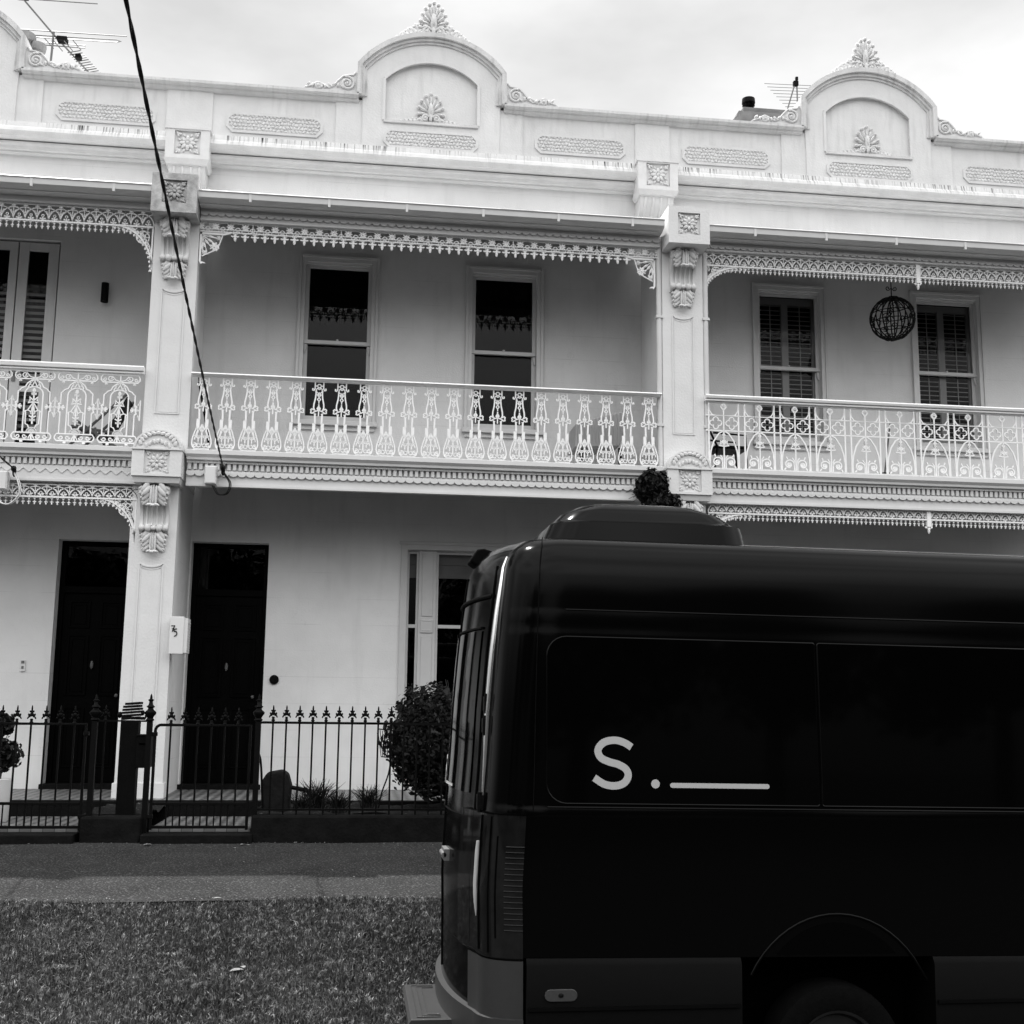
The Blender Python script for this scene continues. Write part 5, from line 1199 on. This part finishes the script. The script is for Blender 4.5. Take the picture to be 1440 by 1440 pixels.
def loft(b, zs, off, i0=None, i1=None, xmax=None):
    rows = []
    for z in zs:
        o = outline(z, off)[i0:i1]; rows.append([(x, y, z+zpitch(x)) for x, y in o])
    m = len(rows[0]); st = len(b.v)
    for r_ in rows: b.v.extend(r_)
    for i in range(len(rows)-1):
        for j in range(m-1): b.f.append((st+i*m+j+1, st+i*m+j, st+(i+1)*m+j, st+(i+1)*m+j+1))
    return rows
van = empty('parked_van', (3.5, 7.0, -.8)); tag(van, 'black high roof van parked at the right with white lettering on its side', 'van')
zs = [.035, .10, .20, .30, .32, .50, .69, .70, .735, .745, .76, .9, 1.05, 1.2, 1.35, 1.5, 1.58, 1.60, 1.615, 1.65, 1.70, 1.712, 1.73, 1.78, 1.84, 1.89, 1.93, 1.97, 2.00, 2.03, 2.052, 2.07, 2.09, 2.10, 2.112, 2.122, 2.13]
b = MB(); rows = loft(b, zs, 0)
top = rows[-1]; n = len(top); st = len(b.v); b.v.extend(top); b.f.append(tuple(st+i for i in range(n-1, -1, -1)))
st = len(b.v); b.v.extend(rows[0]); b.f.append(tuple(st+i for i in range(n)))
# nose: sloping windscreen and bonnet ahead of the side panels
xn = 6.6
for ya, yb in ((6.05, 7.95),):
    pr = [(xn-.01, .035), (xn-.01, 2.03), (xn+.25, 1.95), (xn+.95, 1.05), (xn+1.45, .80), (xn+1.55, .4), (xn+1.55, .0)]
    b.add([(p[0], ya, p[1]-.05) for p in pr]+[(p[0], yb, p[1]-.05) for p in pr], [tuple(range(7)), tuple(range(13, 6, -1))]+[(i, 7+i, 7+(i+1) % 7, (i+1) % 7) for i in range(7)])
body = b.build('body', M['van'], van, smooth=28)
# cladding and sills below the paint line
b = MB()
for x0, x1 in ((.86, 1.92), (2.91, 5.9)):
    z0, z1 = -.46, .035
    a, c = zpitch(x0), zpitch(x1)
    b.add([(x0, 5.985, z0+a), (x1, 5.985, z0+c), (x1, 6.5, z0+c), (x0, 6.5, z0+a), (x0, 5.97, z1-.03+a), (x1, 5.97, z1-.03+c), (x1, 5.99, z1+c), (x0, 5.99, z1+a), (x1, 6.5, z1+c), (x0, 6.5, z1+a)],
          [(0, 1, 5, 4), (4, 5, 6, 7), (7, 6, 8, 9), (0, 4, 7, 9, 3), (1, 2, 8, 6, 5)])
    b.box(x0+.01, x1-.01, 5.962, 5.978, -.20, -.185)
b.build('side_cladding', M['vangrey'], van, smooth=40)
b = MB(); b.box(.95, 7.9, 6.35, 7.7, -.5, .03); b.box(.95, 7.9, 7.7, 7.98, -.46, .03); b.build('underbody', M['black'], van)
b = MB(); cx, cz = 2.415, -.456; pr = []
b.prism([(cx+.46*math.cos(R(a)), max(.012, cz+.06+.58*math.sin(R(a)))) for a in range(48, 133, 6)], 5.9965, 6.02)
wa = b.build('wheel_arch', M['black'], van, smooth=50)
b = MB(); b.tube([(cx+.52*math.cos(R(a))+(.10 if a < 30 else 0)*(30-a)/30, 5.998, cz+.08+.60*math.sin(R(a))) for a in range(28, 154, 6)], .008, 8); b.build('arch_flare', M['van'], wa, smooth=60)
def wheel(cx, cy):
    b = MB(); seg = 40; prof = [(.20, -.09), (.29, -.115), (.335, -.10), (.345, -.05), (.345, .05), (.335, .10), (.29, .115), (.20, .09)]
    vs = [(cx+r_*math.cos(2*math.pi*k/seg), cy+w_, -.456+r_*math.sin(2*math.pi*k/seg)) for r_, w_ in prof for k in range(seg)]; n = len(prof)
    b.add(vs, [(i*seg+k, (i+1)*seg+k, (i+1)*seg+(k+1) % seg, i*seg+(k+1) % seg) for i in range(n-1) for k in range(seg)]); wh = b.build('wheel', M['rubber'], van, smooth=40)
    b = MB(); prof = [(.215, -.10), (.222, -.112), (.208, -.105), (.19, -.06), (.10, -.05), (.08, -.09), (.0, -.09)]; n = len(prof)
    vs = [(cx+r_*math.cos(2*math.pi*k/seg), cy+w_, -.456+r_*math.sin(2*math.pi*k/seg)) for r_, w_ in prof for k in range(seg)]
    b.add(vs, [(i*seg+k, (i+1)*seg+k, (i+1)*seg+(k+1) % seg, i*seg+(k+1) % seg) for i in range(n-1) for k in range(seg)]); b.build('rim', M['rim'], wh, smooth=40)
for x_ in (2.415, 6.9):
    for y_ in (6.12, 7.86): wheel(x_, y_)
# side panes: flush dark panels with rounded corners
def sidepanel(x0, x1, z0, z1, rl, rr_, name):
    P = []
    for (cx, cz, a0, r_) in ((x1, z0, -90, rr_), (x1, z1, 0, rr_), (x0, z1, 90, rl), (x0, z0, 180, rl)):
        sx = -1 if cx == x1 else 1; sz = 1 if cz == z0 else -1
        for k in range(7): a = R(a0+15*k); P.append((cx+sx*r_+r_*math.cos(a), cz+sz*r_+r_*math.sin(a)))
    def yy(z): return Y0+sy(z)
    # slice into rows so the panel follows the curve of the side
    b = MB(); zz = np.linspace(z0, z1, 25); rows = []
    for z in zz:
        dz = min(z-z0, z1-z)
        def ins(r_): return r_-math.sqrt(max(0, r_*r_-(r_-dz)**2)) if dz < r_ else 0
        rows.append((x0+ins(rl), x1-ins(rr_), z))
    for off, grow in ((-.003, 0),):
        st = len(b.v)
        for a, c, z in rows:
            for j in range(5): x = a+(c-a)*j/4; b.v.append((x, yy(z)+off, z+zpitch(x)))
        for i in range(len(rows)-1):
            for j in range(4): b.f.append((st+i*5+j, st+i*5+j+1, st+(i+1)*5+j+1, st+(i+1)*5+j))
    o = b.build(name, M['vanglass'], van, smooth=60)
    b = MB(); loop = [(p[0], p[1]) for p in P]
    pts = [(p[0], yy(p[1])-.001, p[1]+zpitch(p[0])) for p in loop]; pts.append(pts[0]); b.tube(pts, .0045, 5, False); b.build('seal', M['vanglass'], o, smooth=60)
sidepanel(.955, 2.352, .760, 1.578, .10, .012, 'side_window'); sidepanel(2.366, 4.25, .760, 1.578, .012, .10, 'side_window')
b = MB()
b.tube([(x, Y0+sy(.742)-.004, .742+zpitch(x)) for x in (.96, 2.5, 5.5)], .0045, 5)
b.tube([(x, Y0+sy(1.71)-.001, 1.715+zpitch(x)) for x in (1.05, 2.5, 5.5)], .004, 5)
b.build('body_crease', M['van'], van, smooth=60)
# rear corner seam, roof gutter and its sky highlight
b = MB(); b.tube([(.90+ (gx(z)-.70)*.3, Y0+sy(z)-.001, z+zpitch(.9)) for z in np.linspace(.72, 2.11, 26)], .003, 5); b.build('roof_seam', M['rubber'], van, smooth=60)
def on(idx, z, off): p = outline(z, off)[idx]; return (p[0], p[1], z+zpitch(p[0]))
b = MB(); b.tube([on(12, z, .004) for z in np.linspace(.76, 2.0, 22)], [.006+.016*math.sin(math.pi*i/21)**.8 for i in range(22)], 8); b.build('trim_glint', M['glint'], van, smooth=60)  # bright strip shaped as the sky's highlight along the gutter trim
b = MB(); b.tube([on(13, z, .002) for z in np.linspace(.06, 1.96, 22)], .006, 6); b.tube([on(21, z, .002) for z in np.linspace(-.2, 1.96, 22)], .007, 6)
b.tube([on(i, 1.80, .004) for i in range(13, 29)], .012, 6); b.tube([on(i, .66, .002) for i in range(13, 29)], .005, 6); b.build('door_gap', M['rubber'], van, smooth=60)
# rear doors' glass
for i0, i1 in ((14, 21), (22, 29)):
    b = MB(); loft(b, np.linspace(.78, 1.62, 14), .006, i0, i1); g = b.build('rear_window', M['vanglass'], van, smooth=60)
    b = MB(); b.tube([on(i, 1.635, .006) for i in range(i0, i1)], .008, 5); b.build('seal', M['rubber'], g, smooth=60)
# lower rear apron between lamps and bumper
b = MB(); loft(b, np.linspace(-.30, .034, 5), .001, 12, 31); b.build('rear_apron', M['van'], van, smooth=40)
for z in (1.13, 1.24, .75):
    b = MB(); p = on(12, z, .0); b.box(p[0]-.030, p[0]+.012, p[1]-.015, p[1]+.05, z-.035, z+.035); b.tube([(p[0]-.018, p[1]-.004, z-.05), (p[0]-.018, p[1]-.004, z+.05)], .012, 8); b.build('door_hinge', M['iron'], van, smooth=40)
# tail lamps
for side in (0, 1):
    b = MB()
    if side == 0: loft(b, np.linspace(.03, .70, 12), .007, 5, 16)
    else: loft(b, np.linspace(.03, .70, 12), .007, 26, 37)
    tl = b.build('tail_lamp', M['lamp'], van, smooth=60)
    if side == 0:
        b = MB()
        for k in range(16): z = .16+.026*k; b.tube([on(5, z, .009), on(6, z, .010), on(7, z, .010)], .0035, 4)
        b.build('lens_rib', M['rib'], tl)
        b = MB(); b.tube([on(12, z, .012) for z in np.linspace(.20, .56, 8)], [.002, .010, .014, .014, .014, .014, .014, .010], 6); b.build('sky_glint', M['decal'], tl, smooth=60)  # last strip: pale colour painted where the sky glints in the lens
        b = MB(); b.tube([on(i, .705, .008) for i in range(5, 15)], .005, 5); b.tube([on(i, .027, .008) for i in range(5, 15)], .006, 5); b.tube([on(9, z, .010) for z in np.linspace(.05, .69, 6)], .004, 5); b.tube([on(11, z, .010) for z in np.linspace(.05, .69, 6)], .006, 5); b.tube([on(8, z, .010) for z in np.linspace(.12, .60, 6)], .003, 5); b.build('lamp_bezel', M['van'], tl, smooth=60)
# bumper
b = MB(); loft(b, [-.52, -.50, -.40, -.30, -.26, -.245], .035, 5, 38)
o1 = outline(-.245, .035)[5:38]; o2 = outline(-.245, -.03)[5:38]; st = len(b.v); m = len(o1)
b.v.extend([(x, y, -.245) for x, y in o1]+[(x, y, -.235) for x, y in o2]); b.f.extend([(st+i+1, st+i, st+m+i, st+m+i+1) for i in range(m-1)])
for s0, s1 in ((5, 14), (28, 38)):
    loft(b, [-.26, -.1, .0, .022], .016, s0, s1); o1 = outline(.022, .016)[s0:s1]; o2 = outline(.022, -.03)[s0:s1]; st = len(b.v); m = len(o1)
    b.v.extend([(x, y, .022) for x, y in o1]+[(x, y, .024) for x, y in o2]); b.f.extend([(st+i+1, st+i, st+m+i, st+m+i+1) for i in range(m-1)])
bm = b.build('rear_bumper', M['vanbump'], van, smooth=35)
b = MB(); b.prism([(.33, -.375), (.36, -.39), (.60, -.39), (.60, -.355), (.345, -.355)], 6.50, 7.30)
for k in range(3): e = .03+.028*k; b.box(.345+e, .35+e, 6.51+e, 7.29-e, -.355, -.349); b.box(.35+e, .50, 6.51+e, 6.515+e, -.355, -.349); b.box(.35+e, .50, 7.285-e, 7.29-e, -.355, -.349)
b.build('rear_step', M['vanbump'], bm, bevel=.006)
# marker lamp
b = MB(); P = arc(1.078, -.13, .028, -90, 90, 6)+arc(.975, -.13, .028, 90, 270, 6); b.prism(P, 5.966, 5.985); ml = b.build('marker_lamp', M['marker'], van, bevel=.003)
b = MB(); b.blob((1.026, 5.966, -.13), (.014, .008, .010)); b.build('bulb', M['iron'], ml)
# roof pod
pod = None
def podloft(x0, x1, ya, yb, z0, z1, slope, m, name, parent, p=3.0):
    b = MB(); nx, ny = 40, 24; X = np.zeros((nx, ny)); Yg = np.zeros((nx, ny)); Z = np.zeros((nx, ny))
    for i in range(nx):
        for j in range(ny):
            u = -1+2*i/(nx-1); v = -1+2*j/(ny-1)
            X[i, j] = (x0+x1)/2+(x1-x0)/2*u; Yg[i, j] = (ya+yb)/2+(yb-ya)/2*v*(1-.06*u*u)
            uu = abs(u)**(slope[0] if u < 0 else slope[1]); vv = abs(v)**4.0
            Z[i, j] = z0+(z1-z0)*max(0, (1-uu))**.62*max(0, (1-vv))**.5
    b.grid(X, Yg, Z); return b.build(name, m, parent, smooth=70)
b = MB()
def rr_loop(x0, x1, y0, y1, r_, z, n=8):
    P = []
    for cx, cy, a0 in ((x1-r_, y0+r_, -90), (x1-r_, y1-r_, 0), (x0+r_, y1-r_, 90), (x0+r_, y0+r_, 180)):
        for k in range(n+1): a = R(a0+90*k/n); P.append((cx+r_*math.cos(a), cy+r_*math.sin(a), z))
    return P
lv = [(.98, 2.19, 6.44, 7.50, .16, 2.06), (1.045, 2.165, 6.46, 7.48, .16, 2.20), (1.062, 2.155, 6.465, 7.475, .16, 2.235), (1.085, 2.13, 6.490, 7.455, .16, 2.243), (1.098, 2.11, 6.505, 7.44, .16, 2.26), (1.135, 2.06, 6.52, 7.42, .16, 2.30), (1.19, 2.00, 6.55, 7.39, .16, 2.325), (1.235, 1.94, 6.59, 7.35, .15, 2.352), (1.29, 1.86, 6.66, 7.28, .13, 2.37), (1.38, 1.76, 6.76, 7.18, .1, 2.378)]
rows = [rr_loop(*q[:5], q[5]) for q in lv]; m = len(rows[0])
for r_ in rows: b.v.extend(r_)
for i in range(len(rows)-1):
    for j in range(m): k = (j+1) % m; b.f.append((i*m+j, i*m+k, (i+1)*m+k, (i+1)*m+j))
b.f.append(tuple((len(rows)-1)*m+j for j in range(m))); b.build('roof_pod', M['van'], van, smooth=40)
# rear camera hood high on the back
b = MB(); b.prism([(.645, 2.06), (.69, 2.03), (.82, 2.04), (.84, 2.10), (.73, 2.135), (.69, 2.13)], 6.95, 7.15); b.build('camera_hood', M['rubber'], van, bevel=.012)
b = MB(); p = on(20, .44, .0); b.box(p[0]-.02, p[0]+.02, 6.74, 6.92, .40, .46); b.tube([(p[0]-.02, 6.74, .43), (p[0]-.02, 6.92, .43)], .014, 8); b.build('door_handle', M['galv'], van, smooth=50)
# lettering: an S, a dot and a line
def S_pts():
    s = [(.198, .185), (.160, .207), (.112, .218), (.058, .206), (.028, .170), (.042, .132), (.085, .112), (.130, .100), (.168, .078), (.180, .045), (.158, .010), (.112, -.004), (.058, .004), (.008, .034)]
    return spline(s, 6)
def letters(parent, to3, thick):
    b = MB(); P = S_pts(); wd = .036; n = len(P); L_, Rr_ = [], []
    for i in range(n):
        a = np.array(P[max(i-1, 0)]); c = np.array(P[min(i+1, n-1)]); t = (c-a)/np.linalg.norm(c-a); nn = np.array([-t[1], t[0]])*wd/2
        L_.append(np.array(P[i])+nn); Rr_.append(np.array(P[i])-nn)
    st = len(b.v)
    for q in L_+Rr_: b.v.append(to3(q[0], q[1], 0))
    for q in L_+Rr_: b.v.append(to3(q[0], q[1], thick))
    for i in range(n-1): b.f.append((st+i, st+n+i, st+n+i+1, st+i+1)); b.f.append((st+i, st+i+1, st+2*n+i+1, st+2*n+i)); b.f.append((st+n+i+1, st+n+i, st+3*n+i, st+3*n+i+1))
    b.build('letter_decal', M['decal'], parent)
    b = MB(); C = circ(.318, .008, .022, 20); st = len(b.v); b.v.extend([to3(x, z, 0) for x, z in C]); b.f.append(tuple(range(st, st+20))); b.build('dot_decal', M['decal'], parent)
    b = MB(); C = [(.404, -.010+.0)]; P2 = arc(.893, .002, .012, -90, 90, 6)+arc(.404, .002, .012, 90, 270, 6); b.v.extend([to3(x, z, 0) for x, z in P2]); b.f.append(tuple(range(len(P2)))); b.build('line_decal', M['decal'], parent)
letters(van, lambda x, z, t: (1.185+x*1.0, Y0+sy(.855+z)-.0065+t, .852+z+zpitch(1.18+x)), .003)
def rear3(x, z, t):
    y = 7.05-x*.62+.25; zz = .80+z*.62
    o = outline(zz, .012-t); ys = [p[1] for p in o[12:31]]; xs = [p[0] for p in o[12:31]]
    return (float(np.interp(y, ys, xs)), y, zz)
letters(van, rear3, .002)

# ------------------------------------------------------------------ trees across the street, seen only as reflections
def street_tree(x, y, h, seed, label):
    root = empty('street_tree', (x, y, -.6)); tag(root, label, 'tree', 'trees across the street')
    r = np.random.default_rng(seed); b = MB()
    for k in range(9):
        a = r.uniform(0, 6.28); q = r.uniform(0, 1.6); leaves(b, 700, (x+q*math.cos(a), y+q*math.sin(a), h*.62+r.uniform(-1.4, 1.6)), (1.5, 1.5, 1.2), .16, seed*10+k, .3)
    b.build('crown', M['leafmat'], root)
    b = MB(); b.tube([(x, y, -.7), (x+.1, y, h*.3), (x-.05, y+.1, h*.6)], [.22, .17, .09], 8)
    for k in range(5): a = k*1.3; b.tube([(x+.05, y, h*.32+.1*k), (x+1.3*math.cos(a), y+1.3*math.sin(a), h*.6+.1*k)], [.08, .03], 6)
    b.build('trunk', M['bark'], root)
for i in range(7): street_tree(-13+4.3*i, -11-1.2*(i % 2), 5.2+.7*(i % 3), 30+i, ['tall','broad','low','leaning','dense','open','last'][i]+' street tree across the road behind the viewer')
